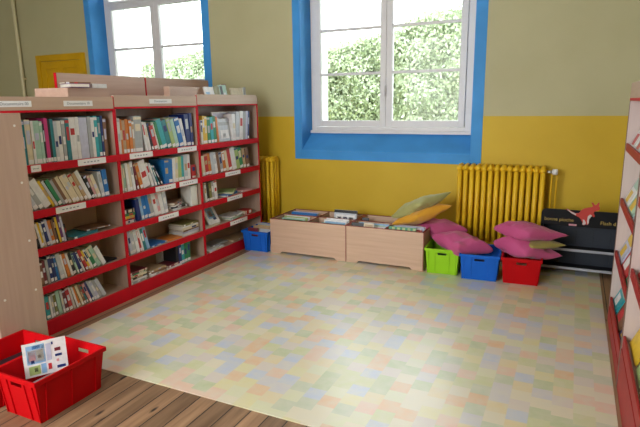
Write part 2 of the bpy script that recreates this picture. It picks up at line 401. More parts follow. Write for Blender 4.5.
hedge('hedge', 9.0, [(-4.9, 2.30), (-4.1, 2.46), (-3.15, 2.62), (-2.9, 2.70), (-2.5, 2.85), (-1.9, 2.93), (-.9, 3.0)], 'tall leafy hedge seen through the right-hand window', 30000, 3, size=.095)
hedge('hedge', 12.0, [(-11.6, 2.60), (-10.8, 2.70), (-10.2, 2.78), (-9.4, 2.92), (-8.0, 3.0)], 'pale leafy bushes seen through the left-hand window above the bookcase', 14000, 5, size=.12)

# ================================================================== vinyl mat
def mat_material():
    m = bpy.data.materials.new('pastel_vinyl'); m.use_nodes = True; nt = m.node_tree; N = nt.nodes; L = nt.links; p = N['Principled BSDF']
    tc = N.new('ShaderNodeTexCoord'); sep = N.new('ShaderNodeSeparateXYZ'); L.new(tc.outputs['Object'], sep.inputs[0])
    def M_(op, a, b=None):
        n = N.new('ShaderNodeMath'); n.operation = op
        for k, v in enumerate((a, b)):
            if v is None: continue
            if isinstance(v, (int, float)): n.inputs[k].default_value = v
            else: L.new(v, n.inputs[k])
        return n.outputs[0]
    u = M_('DIVIDE', sep.outputs['X'], .098); fu = M_('FLOOR', u)
    v = M_('ADD', M_('DIVIDE', sep.outputs['Y'], .098), M_('MULTIPLY', fu, .37)); fv = M_('FLOOR', v)
    cb = N.new('ShaderNodeCombineXYZ'); L.new(fu, cb.inputs[0]); L.new(fv, cb.inputs[1])
    wn = N.new('ShaderNodeTexWhiteNoise'); wn.noise_dimensions = '2D'; L.new(cb.outputs[0], wn.inputs['Vector'])
    rp = N.new('ShaderNodeValToRGB'); rp.color_ramp.interpolation = 'CONSTANT'
    cols = [(0.669, 0.675, 0.465), (0.499, 0.568, 0.348), (0.744, 0.494, 0.295), (0.723, 0.664, 0.508), (0.509, 0.568, 0.7), (0.701, 0.653, 0.359), (0.531, 0.579, 0.434), (0.744, 0.526, 0.412), (0.659, 0.589, 0.551), (0.595, 0.621, 0.348), (0.723, 0.611, 0.37), (0.595, 0.579, 0.615)]
    el = rp.color_ramp.elements
    while len(el) < len(cols): el.new(.5)
    for k, c in enumerate(cols): el[k].position = k / len(cols); el[k].color = (*c, 1)
    L.new(wn.outputs['Value'], rp.inputs['Fac'])
    # soft painterly wash inside each tile
    nz = N.new('ShaderNodeTexNoise'); nz.inputs['Scale'].default_value = 16; nz.inputs['Detail'].default_value = 2; L.new(tc.outputs['Object'], nz.inputs['Vector'])
    mx = N.new('ShaderNodeMix'); mx.data_type = 'RGBA'; mx.inputs[7].default_value = (.68, .65, .54, 1)
    mr = N.new('ShaderNodeMapRange'); mr.inputs['From Min'].default_value = .3; mr.inputs['From Max'].default_value = .7; mr.inputs['To Min'].default_value = .0; mr.inputs['To Max'].default_value = .5
    L.new(nz.outputs['Fac'], mr.inputs['Value']); L.new(mr.outputs['Result'], mx.inputs[0]); L.new(rp.outputs['Color'], mx.inputs[6])
    L.new(mx.outputs[2], p.inputs['Base Color'])
    p.inputs['Roughness'].default_value = .33; p.inputs['Specular IOR Level'].default_value = 1.0
    n2 = N.new('ShaderNodeTexNoise'); n2.inputs['Scale'].default_value = 1.6; n2.inputs['Detail'].default_value = 2; L.new(tc.outputs['Object'], n2.inputs['Vector'])
    bp = N.new('ShaderNodeBump'); bp.inputs['Strength'].default_value = .35; bp.inputs['Distance'].default_value = .02; L.new(n2.outputs['Fac'], bp.inputs['Height']); L.new(bp.outputs['Normal'], p.inputs['Normal'])
    return m
tag(MB().box(-2.955, .288, 1.985, 5.05, 0, .004, mat_material()).build('vinyl_mat'), 'large pastel checkered vinyl mat on the floorboards', 'mat')
ZM = .004

# ================================================================== books
ORD = ['first', 'second', 'third', 'fourth', 'fifth', 'sixth', 'seventh', 'eighth', 'ninth', 'tenth', 'eleventh', 'twelfth', 'thirteenth', 'fourteenth', 'fifteenth',
       'sixteenth', 'seventeenth', 'eighteenth', 'nineteenth', 'twentieth', 'twenty-first', 'twenty-second', 'twenty-third']
CN = dict(teal='dark teal', white='white', cream='cream', magenta='magenta', black='black', grey='grey', navy='navy blue', blue='blue', skyblue='sky blue', green='green',
          lime='yellow-green', mint='pale mint', red='red', maroon='maroon', orange='orange', yellow='yellow', brown='brown', tan='tan', lavender='pale lavender', pink='pink',
          olive='olive', purple='purple', aqua='turquoise', silver='silver-grey')
def book(t, h, d, col, M, label, group, name='book', sticker=True, art=None):
    """local frame: x 0..t thickness, y 0..d from spine into the shelf (spine at y=0), z 0..h. M places it."""
    m = bmat(col); c = .0025 if t > .008 else .0012
    b = MB(); b.box(0, c, 0, d, 0, h, m); b.box(t - c, t, 0, d, 0, h, m); b.box(c, t - c, 0, c * 1.3, 0, h, m)
    if art:       # cover picture: blocks of colour on the front cover (the x = t side)
        for (u0, u1, v0, v1, cc) in art:
            b.box(t, t + .0008, d * (1 - u1), d * (1 - u0), h * v0, h * v1, bmat(cc))
    rnd = random.random()
    if sticker and t > .008 and rnd < .7:      # title band printed on the spine
        bc = bmat(random.choice(['white', 'cream', 'white', 'silver', 'grey', 'tan', 'red', 'navy', 'lavender'])); v0 = random.uniform(.35, .6)
        b.box(t * .18, t * .82, -.0006, 0, h * v0, h * (v0 + random.uniform(.12, .35)), bc)
        if rnd < .3: b.box(0, t, -.0005, 0, h * .90, h * .97, bc)
    o = b.build(name); o.matrix_world = M; tag(o, label, 'book', group)
    g = MB(); g.box(c, t - c, c * 1.3, d - .004, .003, h - .003, PAGES); g.local = True
    po = g.build('page_block'); po.parent = o
    if sticker and t > .006 and random.random() < .8:
        s = MB(); s.box(t * .06, t * .94, -.0008, 0, .006, .006 + min(.026, h * .13), WHITE_CARD); so = s.build('spine_label'); so.parent = o
    return o
XS = -3.092            # plane of the spines in the long row on the left
def ypx(px, z): return at(px, 0, 0, XS).y if False else _ypx(px, z)
def _ypx(px, z):
    # y on the spine plane at height z that projects to pixel column px (bisection on image row)
    lo, hi = 0.0, 427.0
    for _ in range(40):
        mid = (lo + hi) / 2
        if at(px, mid, 0, XS).z > z: lo = mid
        else: hi = mid
    return at(px, (lo + hi) / 2, 0, XS).y
def run(items, px_end, z, where, group, d=.17, start=0, ymin=None):
    """upright or leaning books: items = (px of lower left corner, colour, height, lean in degrees towards the left)"""
    prev = ymin; n = start; pth = None
    ys = [ypx(i[0], z) for i in items] + [ypx(px_end, z)]
    for k, (px, col, h, lean) in enumerate(items):
        th = math.radians(lean); y = ys[k]
        if prev is not None:
            if pth is not None and th > pth: prev += h * math.sin(th - pth) / max(.5, math.cos(pth))
            y = max(y, prev)
        t = max(.0045, (ys[k + 1] - y) * math.cos(th) * .96)
        if ys[k + 1] - y < .004: t = .0055
        dd = d + random.uniform(-.02, .02)
        xo = XS + random.uniform(-.008, .0)
        # local (x: thickness, y: into shelf, z) -> world: thickness along +y, depth along -x, leaning about x
        R = Matrix(((0, -1, 0), (math.cos(th), 0, -math.sin(th)), (math.sin(th), 0, math.cos(th)))).to_4x4()
        M = Matrix.Translation((xo, y, z + (t * math.sin(-th) if th < 0 else 0) + .0005)) @ R
        thick = 'thin ' if t < .013 else ('thick ' if t > .034 else '')
        book(t, h * random.uniform(.97, 1.02), dd, col, M, '%s%s book, %s from the left on %s' % (thick, CN[col], ORD[n], where), group)
        prev = y + t / math.cos(th) + .0004; pth = th; n += 1
    return prev
def flat_book(cx, cy, z, L, W, t, col, rot, label, group, tilt=0, art=None, axis='Y'):
    """a book lying on its side: cover up; spine along local length; rot about z in degrees"""
    M = Matrix.Translation((cx, cy, z)) @ Matrix.Rotation(math.radians(rot), 4, 'Z') @ Matrix.Rotation(math.radians(tilt), 4, axis)
    # local book: x thickness -> up, z height -> along y, y depth -> -x
    R = Matrix(((0, -1, 0), (0, 0, 1), (1, 0, 0))).to_4x4()
    return book(t, L, W, col, M @ Matrix.Translation((W / 2, -L / 2, 0)) @ R, label, group, art=art, sticker=True)

# ================================================================== the row of red and beech bookcases on the left
XF = -3.065
def pnt(mb, name, parent): return mb.build(name, parent)
SH = [1.14, .845, .595, .34, .10]
def bookcase(y0, y1, label, boards, lips, depth=.29, far_round=False, zt=1.487):
    root = empty('bookcase', (XF - depth / 2, (y0 + y1) / 2, 0), label, 'bookcase', None)
    xb = XF - depth; T = .011
    for (a, b) in ((y0, y0 + T), (y1 - T, y1)):
        s = MB().box(xb, XF - .012, a, b, .0, zt, BEECH_V, .001)
        sp = s.build('side_panel', root); MB().box(XF - .012, XF, a, b, 0, zt, RED_TRIM, .001).build('edge_strip', sp)
    MB().box(xb, xb + .008, y0 + T, y1 - T, .0, zt, BEECH_V).build('back_panel', root)
    ia, ib = y0 + T + .0005, y1 - T - .0005
    for k, z in enumerate(SH):
        if k < 4:
            s = MB().box(xb + .0085, XF - .016, ia, ib, z - .022, z - .002, BEECH_Y, .001).build('shelf', root)
            MB().box(XF - .0155, XF + .001, ia, ib, z - .048, z + .003, RED_TRIM, .003).build('shelf_lip', s)
        else:
            s = MB().box(xb + .0085, XF - .016, ia, ib, z - .022, z - .002, BEECH_Y, .001).build('shelf', root)
        for (sk, pa, pb) in lips:
            if sk == k:
                ya, yb = ypx(pa, z - .022), ypx(pb, z - .022); zc = z - .022
                l = MB().box(XF + .001, XF + .0025, ya, yb, zc - .021, zc + .021, WHITE_CARD)
                w = yb - ya
                for q in range(5):
                    l.box(XF + .0025, XF + .0028, ya + w * (.2 + .12 * q), ya + w * (.27 + .12 * q), zc - .004, zc + .003, INK)
                l.build('label_card', s)
    MB().box(XF - .016, XF + .001, ia, ib, .0, SH[4] + .003, RED_TRIM, .003).build('plinth', root)
    MB().box(xb, XF, y0, y1, zt, zt + .014, RED_TRIM, .002).build('top_strip', root)
    sb = MB()
    if not far_round:
        sb.box(XF - .018, XF, y0 + .003, y1 - .004, zt + .0145, zt + .098, BEECH_Y, .003)
    else:
        i = sb.mi(BEECH_Y); r = .05
        pr = [(y0 + .003, zt + .0145), (y1 - .002, zt + .0145)] + [(y1 - .002 - r + r * math.cos(a), zt + .105 - r + r * math.sin(a)) for a in [PI / 2 * q / 6 for q in range(7)]] + [(y0 + .003, zt + .105)]
        A = [sb.bm.verts.new((XF - .018, y, z)) for y, z in pr]; D = [sb.bm.verts.new((XF, y, z)) for y, z in pr]; n = len(pr)
        for f in [sb.bm.faces.new(A), sb.bm.faces.new(D[::-1])] + [sb.bm.faces.new((A[(q + 1) % n], A[q], D[q], D[(q + 1) % n])) for q in range(n)]: f.material_index = i
    so = sb.build('sign_board', root)
    MB().box(XF - .018, XF + .0015, y1 - .0035, y1, zt + .0145, zt + .102, RED_TRIM).build('board_edge', so) if not far_round else None
    for (ya, yb, txt) in boards:
        l = MB().box(XF, XF + .0015, ya, yb, zt + .036, zt + .072, WHITE_CARD, 0)
        l.text(txt, .026, INK, Matrix.Translation((XF + .0018, (ya + yb) / 2, zt + .054)) @ Matrix.Rotation(PI / 2, 4, 'Z'))
        l.build('label_card', so)
    return root
U1, U2, U3 = (2.000, 2.905), (2.906, 3.863), (3.864, 4.872)
bookcase(*U1, 'red-edged beech bookcase nearest the camera in the left row, two labels on its header', [(2.02, 2.245, 'Documentaire 00'), (2.478, 2.713, 'Documentaire 10')], [(0, 28, 38), (0, 75, 103), (1, 53, 83)], zt=1.466)
bookcase(*U2, 'red-edged beech bookcase in the middle of the left row', [(3.27, 3.53, 'Documentaire')], [(0, 127, 150), (0, 175, 194), (1, 153, 173), (1, 177, 195), (2, 156, 176)], zt=1.478)
bookcase(*U3, 'red-edged beech bookcase at the window end of the left row', [], [(1, 223, 238), (2, 225, 240), (3, 228, 245)], far_round=True)
N1, N2, N3 = 'nearest left bookcase', 'middle left bookcase', 'far left bookcase'

# ---- nearest bookcase
G = 'books on the nearest left bookcase'
run([(22, 'teal', .28, 0), (30, 'cream', .285, 0), (35.5, 'white', .27, 0), (38, 'mint', .275, 0), (44, 'mint', .27, 0), (47, 'black', .25, 0), (48.7, 'magenta', .285, 0), (52.3, 'black', .28, 0), (55, 'teal', .28, 0),
     (58, 'silver', .265, 0), (61.5, 'white', .265, 0), (65.5, 'grey', .28, 0), (69, 'teal', .28, 0), (73, 'white', .29, 0), (79.5, 'white', .29, 0), (83, 'lavender', .29, 0), (91, 'grey', .29, 0),
     (94.5, 'white', .285, 0), (97.5, 'aqua', .295, 0), (101, 'teal', .29, 0), (104, 'navy', .285, 0), (106, 'brown', .28, 0)], 109, SH[0], 'top shelf of ' + N1, G)
run([(31, 'white', .20, 28), (35.5, 'silver', .20, 28), (41, 'grey', .20, 28), (46, 'white', .21, 28), (54, 'yellow', .21, 28), (57, 'silver', .20, 28), (60, 'green', .20, 27), (64, 'grey', .20, 27), (67, 'brown', .20, 27), (70.5, 'cream', .21, 27),
     (74, 'cream', .215, 27), (78, 'cream', .22, 27), (82, 'cream', .22, 26), (86, 'tan', .22, 26), (89.5, 'white', .235, 26), (93.5, 'black', .19, 22), (96.5, 'pink', .185, 20), (99, 'cream', .18, 20), (102.5, 'silver', .19, 8), (106, 'blue', .20, 5)], 110.5, SH[1], 'second shelf of ' + N1, G)
run([(38, 'black', .17, 10), (41.5, 'white', .17, 10), (43.5, 'yellow', .175, 10), (46, 'white', .17, 10), (48, 'navy', .18, 10), (51, 'lavender', .18, 10), (53.5, 'orange', .17, 10), (57, 'brown', .17, 10), (59, 'black', .18, 9), (61, 'yellow', .18, 9), (63.2, 'purple', .19, 8), (65.5, 'lavender', .185, 8), (67.5, 'black', .12, 6)], 69, SH[2], 'third shelf of ' + N1, G)
yq = lambda px, z: ypx(px, z)
flat_book(XS - .10, 2.56, SH[2], .24, .19, .016, 'teal', 8, 'dark teal book lying flat on third shelf of nearest left bookcase', G)
flat_book(XS - .11, 2.72, SH[2] + .0175, .21, .15, .012, 'brown', -6, 'brown book lying on the teal one, third shelf of nearest left bookcase', G, tilt=0)
run([(42, 'brown', .16, 3), (46, 'maroon', .165, 3), (49, 'grey', .17, 4), (52, 'navy', .185, 5), (55.5, 'navy', .185, 6), (58.5, 'blue', .18, 7), (61, 'silver', .185, 9), (66, 'white', .18, 10), (68, 'orange', .175, 12), (72, 'white', .17, 13), (74.5, 'black', .175, 14), (78, 'mint', .17, 16), (80.5, 'navy', .17, 18),
     (84, 'white', .165, 20), (86.5, 'red', .175, 22), (90, 'yellow', .17, 23), (92.5, 'white', .17, 24), (95, 'green', .175, 25), (99, 'mint', .18, 25), (103, 'white', .165, 26)], 107.5, SH[3], 'fourth shelf of ' + N1, G)
flat_book(XS - .09, 2.76, SH[3], .17, .13, .012, 'black', 5, 'black book lying flat at right end of fourth shelf, nearest left bookcase', G)
run([(48, 'aqua', .16, 2), (52, 'white', .16, 3), (54, 'grey', .165, 4), (57, 'olive', .165, 5), (60, 'mint', .17, 6), (64, 'silver', .17, 7), (66.5, 'maroon', .165, 8), (70, 'red', .17, 9), (74, 'white', .17, 12), (77, 'white', .165, 14), (79.5, 'orange', .165, 15), (82, 'cream', .17, 17), (85, 'brown', .17, 18),
     (87.5, 'teal', .17, 20), (90, 'pink', .17, 21), (93, 'navy', .175, 22), (95.5, 'silver', .175, 23), (98, 'lavender', .17, 24), (101, 'grey', .17, 25), (104, 'silver', .165, 26)], 108, SH[4], 'bottom shelf of ' + N1, G)
# ---- middle bookcase
G = 'books on the middle left bookcase'
run([(119.5, 'white', .27, 0), (122.5, 'orange', .255, 0), (125, 'tan', .255, 0), (128, 'orange', .255, 0), (131, 'orange', .255, 0), (134, 'tan', .25, 0), (136, 'grey', .285, 0), (144, 'white', .24, 9), (149, 'white', .235, 11), (152.5, 'black', .225, 13), (155, 'red', .20, 14), (159, 'white', .22, 15), (161, 'green', .235, 16),
     (164, 'aqua', .245, 16), (169, 'teal', .245, 16), (173.5, 'lime', .25, 16), (177, 'mint', .25, 15), (180.5, 'blue', .26, 14), (185, 'white', .25, 13), (188, 'navy', .28, 5), (192, 'navy', .29, 3)], 194.5, SH[0], 'top shelf of ' + N2, G)
run([(122.5, 'cream', .215, 2), (125.5, 'mint', .22, 3), (128, 'white', .22, 4), (131, 'cream', .22, 5), (134, 'white', .225, 6), (137, 'maroon', .215, 9), (140, 'orange', .215, 13), (144.5, 'white', .225, 14), (152, 'white', .21, 18), (155.5, 'silver', .20, 20), (158, 'teal', .195, 24), (160.5, 'black', .20, 30)], 164, SH[1], 'second shelf of ' + N2, G)
run([(165.5, 'blue', .20, -2), (169.5, 'blue', .20, -2), (173.5, 'white', .205, -2), (176, 'cream', .21, -2), (179, 'lime', .22, -1), (182.5, 'aqua', .21, -1), (185, 'silver', .225, 0), (188.5, 'white', .225, 0)], 191.5, SH[1], 'second shelf of ' + N2, G, start=12)
run([(193, 'red', .12, 0)], 197, SH[1], 'second shelf of ' + N2, G, start=20)
for k, (c, t, w) in enumerate((('white', .022, .19), ('red', .014, .18), ('yellow', .02, .17), ('green', .02, .18), ('black', .035, .16))):
    zz = SH[2] + sum((.022, .014, .02, .02)[:k]) + k * .0005
    flat_book(XS - .09, 2.985 + .004 * k, zz, w - .05, .15, t, c, 2 * (-1) ** k, '%s book, %s from the bottom of lying pile, third shelf of %s' % (CN[c], ORD[k], N2), G)
run([(138.5, 'navy', .18, 6), (142, 'skyblue', .20, 9), (145.5, 'blue', .195, 10), (149, 'blue', .195, 11), (152, 'grey', .195, 12), (156, 'white', .20, 12), (159.5, 'pink', .205, 12), (162.5, 'white', .205, 11), (166, 'silver', .205, 9)], 169.5, SH[2], 'third shelf of ' + N2, G)
for k, (c, t, r) in enumerate((('white', .016, 12), ('black', .02, -8), ('white', .014, 20), ('brown', .022, 25))):
    flat_book(XS - .10, 3.60 - .012 * k, SH[2] + (0, .0165, .037, .0515)[k], .22, .15, t, c, r, '%s book, %s from bottom of untidy pile, third shelf of %s' % (CN[c], ORD[k], N2), G)
bx = MB().box(XS - .13, XS - .005, 3.745, 3.832, SH[2], SH[2] + .185, mat('white_box_card', (.74, .76, .74), .5), .003).build('file_box')
bx.data.transform(Matrix.Translation((-XS, -3.79, -SH[2]))); bx.location = (XS, 3.79, SH[2])
tag(bx, 'white file box with green lid standing on third shelf of middle left bookcase', 'box')
l = MB().box(-.132, -.003, -.047, .044, .1852, .197, bmat('green'), .003); l.local = True; l.build('lid').parent = bx
run([(126.5, 'black', .12, 4), (130, 'lavender', .195, 8), (134, 'silver', .20, 9), (137.5, 'white', .20, 10), (141, 'red', .20, 11), (143, 'white', .20, 12), (145, 'teal', .205, 13), (148, 'skyblue', .205, 14)], 151, SH[3], 'fourth shelf of ' + N2, G)
flat_book(XS - .10, 3.30, SH[3], .2, .16, .012, 'blue', 6, 'blue book lying flat beside leaning books, fourth shelf of middle left bookcase', G)
flat_book(XS - .085, 3.50, SH[3], .17, .15, .014, 'orange', -6, 'orange-brown book lying flat in mid fourth shelf of middle left bookcase', G)
for k, (c, t) in enumerate((('white', .02), ('lavender', .018), ('brown', .012), ('cream', .022), ('white', .014), ('olive', .016))):
    flat_book(XS - .10, 3.718 + .003 * (k % 2), SH[3] + (0, .0205, .039, .0515, .074, .0885)[k], .22, .17, t, c, (2, -2, 3, 0, -3, 2)[k], '%s book, %s from bottom of neat pile, fourth shelf of %s' % (CN[c], ORD[k], N2), G)
for k, (c, t) in enumerate((('grey', .018), ('white', .014), ('black', .016), ('cream', .018), ('green', .01), ('maroon', .016))):
    flat_book(XS - .09, 3.02 + .004 * (k % 3), SH[4] + (0, .0185, .033, .0495, .068, .0785)[k], .2, .17, t, c, (4, -3, 2, -5, 3, 0)[k], '%s book, %s from bottom of left pile, bottom shelf of %s' % (CN[c], ORD[k], N2), G)
for k, (c, t) in enumerate((('white', .018), ('brown', .016), ('tan', .014))):
    flat_book(XS - .085, 3.245 + .006 * k, SH[4] + (0, .0185, .035)[k], .19, .16, t, c, (6, -6, 3)[k], '%s book, %s from bottom of middle pile, bottom shelf of %s' % (CN[c], ORD[k], N2), G)
for k, (c, t) in enumerate((('white', .016), ('maroon', .018))):
    flat_book(XS - .07, 3.455, SH[4] + (0, .0165)[k], .18, .14, t, c, (-4, 5)[k], '%s book, %s from bottom of right low pile, bottom shelf of %s' % (CN[c], ORD[k], N2), G)
XS_keep = XS; XS = -3.245
run([(163, 'white', .17, 0), (170, 'orange', .185, 0), (173.5, 'red', .185, 0)], 176.5, SH[4] + .0, 'bottom shelf of ' + N2, G, d=.09)
XS = XS_keep
run([(177.5, 'black', .18, 0), (180, 'navy', .19, 0), (182.5, 'aqua', .19, 0), (185.5, 'green', .195, 0), (188.5, 'green', .195, -2)], 191.5, SH[4], 'bottom shelf of ' + N2, G, start=3)
# ---- far bookcase
G = 'books on the far left bookcase'
run([(201.8, 'white', .22, 0), (203.8, 'yellow', .255, 0), (206, 'yellow', .25, 0), (208.5, 'green', .25, 2), (212, 'aqua', .25, 3), (215, 'green', .25, 4), (218, 'orange', .25, 5)], 220, SH[0], 'top shelf of ' + N3, G)
run([(233, 'white', .26, 0), (236.5, 'silver', .28, -4), (240, 'white', .29, -5), (243.5, 'grey', .29, -6), (246, 'lavender', .295, -6), (248, 'navy', .285, -6)], 249.5, SH[0], 'top shelf of ' + N3, G, start=7)
run([(203.5, 'cream', .19, 6), (206.5, 'red', .20, 7), (210, 'orange', .20, 8), (213, 'silver', .205, 8), (216, 'white', .20, 9), (219, 'brown', .20, 9), (221.5, 'grey', .20, 10), (224.5, 'orange', .21, 10), (227.5, 'cream', .21, 11), (230, 'red', .22, 12), (233.5, 'white', .23, 12), (237.5, 'lime', .22, 12), (241, 'green', .215, 12), (244.5, 'tan', .205, 10), (247, 'brown', .205, 8)], 250, SH[1], 'second shelf of ' + N3, G)
run([(206, 'white', .18, 4), (208, 'black', .18, 4), (210.5, 'olive', .18, 4), (213, 'grey', .185, 5), (215.5, 'white', .185, 5)], 218.5, SH[2], 'third shelf of ' + N3, G)
# album with its cover turned outwards on the top shelf
def facing_book(px0, px1, z, h, col, art, label, group, lean=8, xoff=.0, yaw=0, t=.012):
    y0, y1 = ypx(px0, z), ypx(px1, z); w = y1 - y0
    th = math.radians(lean); ca, sa = math.cos(th), math.sin(th)
    # local x (thickness) -> outwards +x, y (depth) -> -y direction, z -> up leaning back
    R = Matrix(((ca, 0, -sa), (0, -1, 0), (sa, 0, ca))).to_4x4()
    M = Matrix.Translation((XS - .03 + xoff, y1, z)) @ Matrix.Rotation(math.radians(yaw), 4, 'Z') @ R
    return book(t, h, w, col, M, label, group, sticker=False, art=art)
facing_book(221, 233, SH[0] + .003, .22, 'silver', [(.2, .85, .12, .5, 'white'), (.35, .6, .16, .34, 'grey'), (.1, .9, .7, .85, 'grey')], 'silver-grey album with cover facing out on top shelf of far left bookcase', G, 6)
facing_book(222, 240, SH[0] + .003, .285, 'white', [(.05, .95, .8, .95, 'lavender')], 'tall white album behind the silver-grey one, top shelf of far left bookcase', G, 6, xoff=-.06)
flat_book(XS - .10, 4.36, SH[2], .30, .19, .020, 'blue', 14, 'blue picture book lying flat on third shelf of far left bookcase', G)
flat_book(XS - .10, 4.41, SH[2] + .022, .27, .17, .016, 'lime', 28, 'yellow-green book lying on the blue one, third shelf of far left bookcase', G)
flat_book(XS - .09, 4.66, SH[2], .20, .16, .014, 'pink', -5, 'pale pink booklet lying flat at right end, third shelf of far left bookcase', G)
facing_book(213, 224, SH[3] + .003, .20, 'white', [(.2, .8, .3, .85, 'skyblue'), (.3, .6, .4, .7, 'orange'), (.55, .8, .2, .5, 'navy')], 'white picture album propped with cover out, fourth shelf of far left bookcase', G, 30, xoff=-.02)
flat_book(XS - .09, 4.03, SH[3], .25, .17, .012, 'cream', 4, 'cream book lying flat at left end, fourth shelf of far left bookcase', G)
flat_book(XS - .10, 4.44, SH[3], .26, .18, .02, 'mint', 8, 'pale mint book lying flat in the middle, fourth shelf of far left bookcase', G)
flat_book(XS - .10, 4.45, SH[3] + .0215, .25, .17, .014, 'white', 2, 'white book lying on the pale mint one, fourth shelf of far left bookcase', G)
flat_book(XS - .07, 4.68, SH[3], .13, .11, .045, 'red', 0, 'thick red book at right end of fourth shelf, far left bookcase', G)
flat_book(XS - .08, 4.06, SH[4], .26, .17, .018, 'white', 6, 'white book lying flat on bottom shelf of far left bookcase', G)
flat_book(XS - .12, 4.20, SH[4] + .0195, .24, .14, .012, 'grey', -3, 'grey book lying partly on the white one, bottom shelf of far left bookcase', G)
flat_book(XS - .09, 4.48, SH[4], .20, .14, .012, 'tan', 3, 'tan booklet lying flat on bottom shelf of far left bookcase', G)
flat_book(XS - .11, 2.36, SH[1] + .222, .2, .13, .012, 'olive', 3, 'olive book lying on top of leaning books, second shelf of nearest left bookcase', 'books on the nearest left bookcase') if False else None

# ---- second row of bookcases standing back to back behind the first, with taller boards
def back_case(y0, y1, label, board):
    xb, xf = -3.672, -3.358
    root = empty('bookcase', ((xb + xf) / 2, (y0 + y1) / 2, 0), label, 'bookcase')
    for a, b in ((y0, y0 + .011), (y1 - .011, y1)): MB().box(xb, xf - .01, a, b, 0, 1.487, BEECH_V, .001).build('side_panel', root)
    MB().box(xf - .0095, xf - .001, y0, y1, 0, 1.487, BEECH_V).build('back_panel', root)
    for z in SH:
        s = MB().box(xb + .016, xf - .011, y0 + .012, y1 - .012, z - .022, z - .002, BEECH_Y).build('shelf', root)
        MB().box(xb, xb + .0155, y0 + .012, y1 - .012, z - .048, z + .003, RED_TRIM, .003).build('shelf_lip', s)
    MB().box(xb, xf - .001, y0, y1, 1.4875, 1.501, RED_TRIM, .002).build('top_strip', root)
    if board:
        s = MB().box(xb + .02, xb + .038, y0 + .008, y1 - .005, 1.5015, 1.757, BEECH_Y, .003).build('sign_board', root)
        MB().box(xb + .018, xb + .040, y0, y0 + .0075, 1.5015, 1.757, RED_TRIM).build('board_edge', s)
back_case(1.992, 2.892, 'beech bookcase backing onto the nearest left bookcase', False)
back_case(2.893, 3.845, 'beech bookcase with tall header board backing onto the middle left bookcase', True)
back_case(3.846, 4.80, 'beech bookcase with tall header board backing onto the far left bookcase', True)
# wooden tray boxes standing on top of the row, and the things in and by them
def tray(x0, x1, y0, y1, z1, label):
    z0 = 1.5015; root = empty('book_tray', ((x0 + x1) / 2, (y0 + y1) / 2, z0), label, 'tray'); t = .012
    MB().box(x0 + t, x1 - t, y0 + t, y1 - t, z0, z0 + t, BEECH_X).build('tray_bottom', root)
    MB().box(x1 - t, x1, y0, y1, z0, z1, BEECH_Y, .002).build('side', root); MB().box(x0, x0 + t, y0, y1, z0, z1, BEECH_Y, .002).build('side', root)
    MB().box(x0 + t, x1 - t, y0, y0 + t, z0, z1, BEECH_Y, .002).build('side', root); MB().box(x0 + t, x1 - t, y1 - t, y1, z0, z1, BEECH_X, .002).build('side', root)
tray(-3.60, -3.25, 2.675, 3.045, 1.632, 'open beech tray of books on top, behind the label board of nearest left bookcase')
tray(-3.315, -3.25, 3.725, 4.16, 1.662, 'open beech tray on top of the left row, nearer the window')
G = 'books lying on top of the left row'
flat_book(-3.30, 2.78, 1.634, .20, .14, .026, 'purple', 70, 'purple book lying on the beech tray on top of the left row', G)
flat_book(-3.32, 2.80, 1.661, .18, .12, .012, 'brown', -20, 'brown book lying on the purple one on top of the left row', G)
flat_book(-3.31, 2.955, 1.634, .15, .12, .030, 'white', 6, 'white book lying at the right of the beech tray on top of the left row', G)
G = 'things standing on top of the far left bookcase'
def standing(x, y0, y1, z1, t, col, label, lean=10, art=None, cat='book', z0=1.502):
    th = math.radians(lean); ca, sa = math.cos(th), math.sin(th)
    R = Matrix(((ca, 0, -sa), (0, -1, 0), (sa, 0, ca))).to_4x4()
    return book(t, z1 - z0, y1 - y0, col, Matrix.Translation((x, y1, z0)) @ R, label, G, sticker=False, art=art)
standing(-3.19, 4.17, 4.31, 1.668, .014, 'white', 'small white album standing on top of far left bookcase beside the tray', 14, [(.1, .5, .2, .7, 'skyblue')])
standing(-3.22, 4.33, 4.40, 1.675, .02, 'olive', 'olive green booklet standing on top of far left bookcase', 8)
standing(-3.20, 4.41, 4.53, 1.69, .016, 'mint', 'mint and black album standing on top of far left bookcase', 12, [(.1, .45, .3, .95, 'black'), (.5, .8, .1, .6, 'white')])
standing(-3.25, 4.50, 4.58, 1.70, .02, 'brown', 'brown booklet standing behind the mint album on top of far left bookcase', 6)
standing(-3.17, 4.60, 4.84, 1.672, .012, 'cream', 'blank cream card propped on top of far left bookcase', 22)
standing(-3.23, 4.80, 4.845, 1.67, .05, 'grey', 'dark grey box file standing at the window end of far left bookcase top', 4)

# ---- end of a bookcase standing across the near end of the row
def cross_case():
    x0, x1, y0, y1, zt = -3.75, -2.814, 1.700, 1.986, 1.468
    root = empty('bookcase', ((x0 + x1) / 2, (y0 + y1) / 2, 0), 'beech bookcase seen from its plain side, standing behind the red crates', 'bookcase')
    sp = MB().box(x1 - .019, x1, y0, y1, 0, zt, BEECH_V, .002).build('side_panel', root)
    hole = mat('white_plug', (.74, .72, .70), .5)
    for z in (1.40, 1.08, .74, .44, .15):
        for yy in (y1 - .045, y0 + .05):
            MB().tube([(x1 - .002, yy, z), (x1 + .002, yy, z)], .007, hole, 10).build('screw_cap', sp)
    MB().box(x0, x0 + .019, y0, y1, 0, zt, BEECH_V, .002).build('side_panel', root)
    MB().box(x0 + .02, x1 - .02, y1 - .01, y1 - .001, 0, zt, BEECH_V).build('back_panel', root)
    for z in (.1, .42, .74, 1.08, 1.445):
        s = MB().box(x0 + .02, x1 - .02, y0 + .018, y1 - .011, z - .022, z, BEECH_X).build('shelf', root)
        MB().box(x0 + .02, x1 - .02, y0, y0 + .017, z - .045, z + .003, RED_TRIM, .003).build('shelf_lip', s)
cross_case()

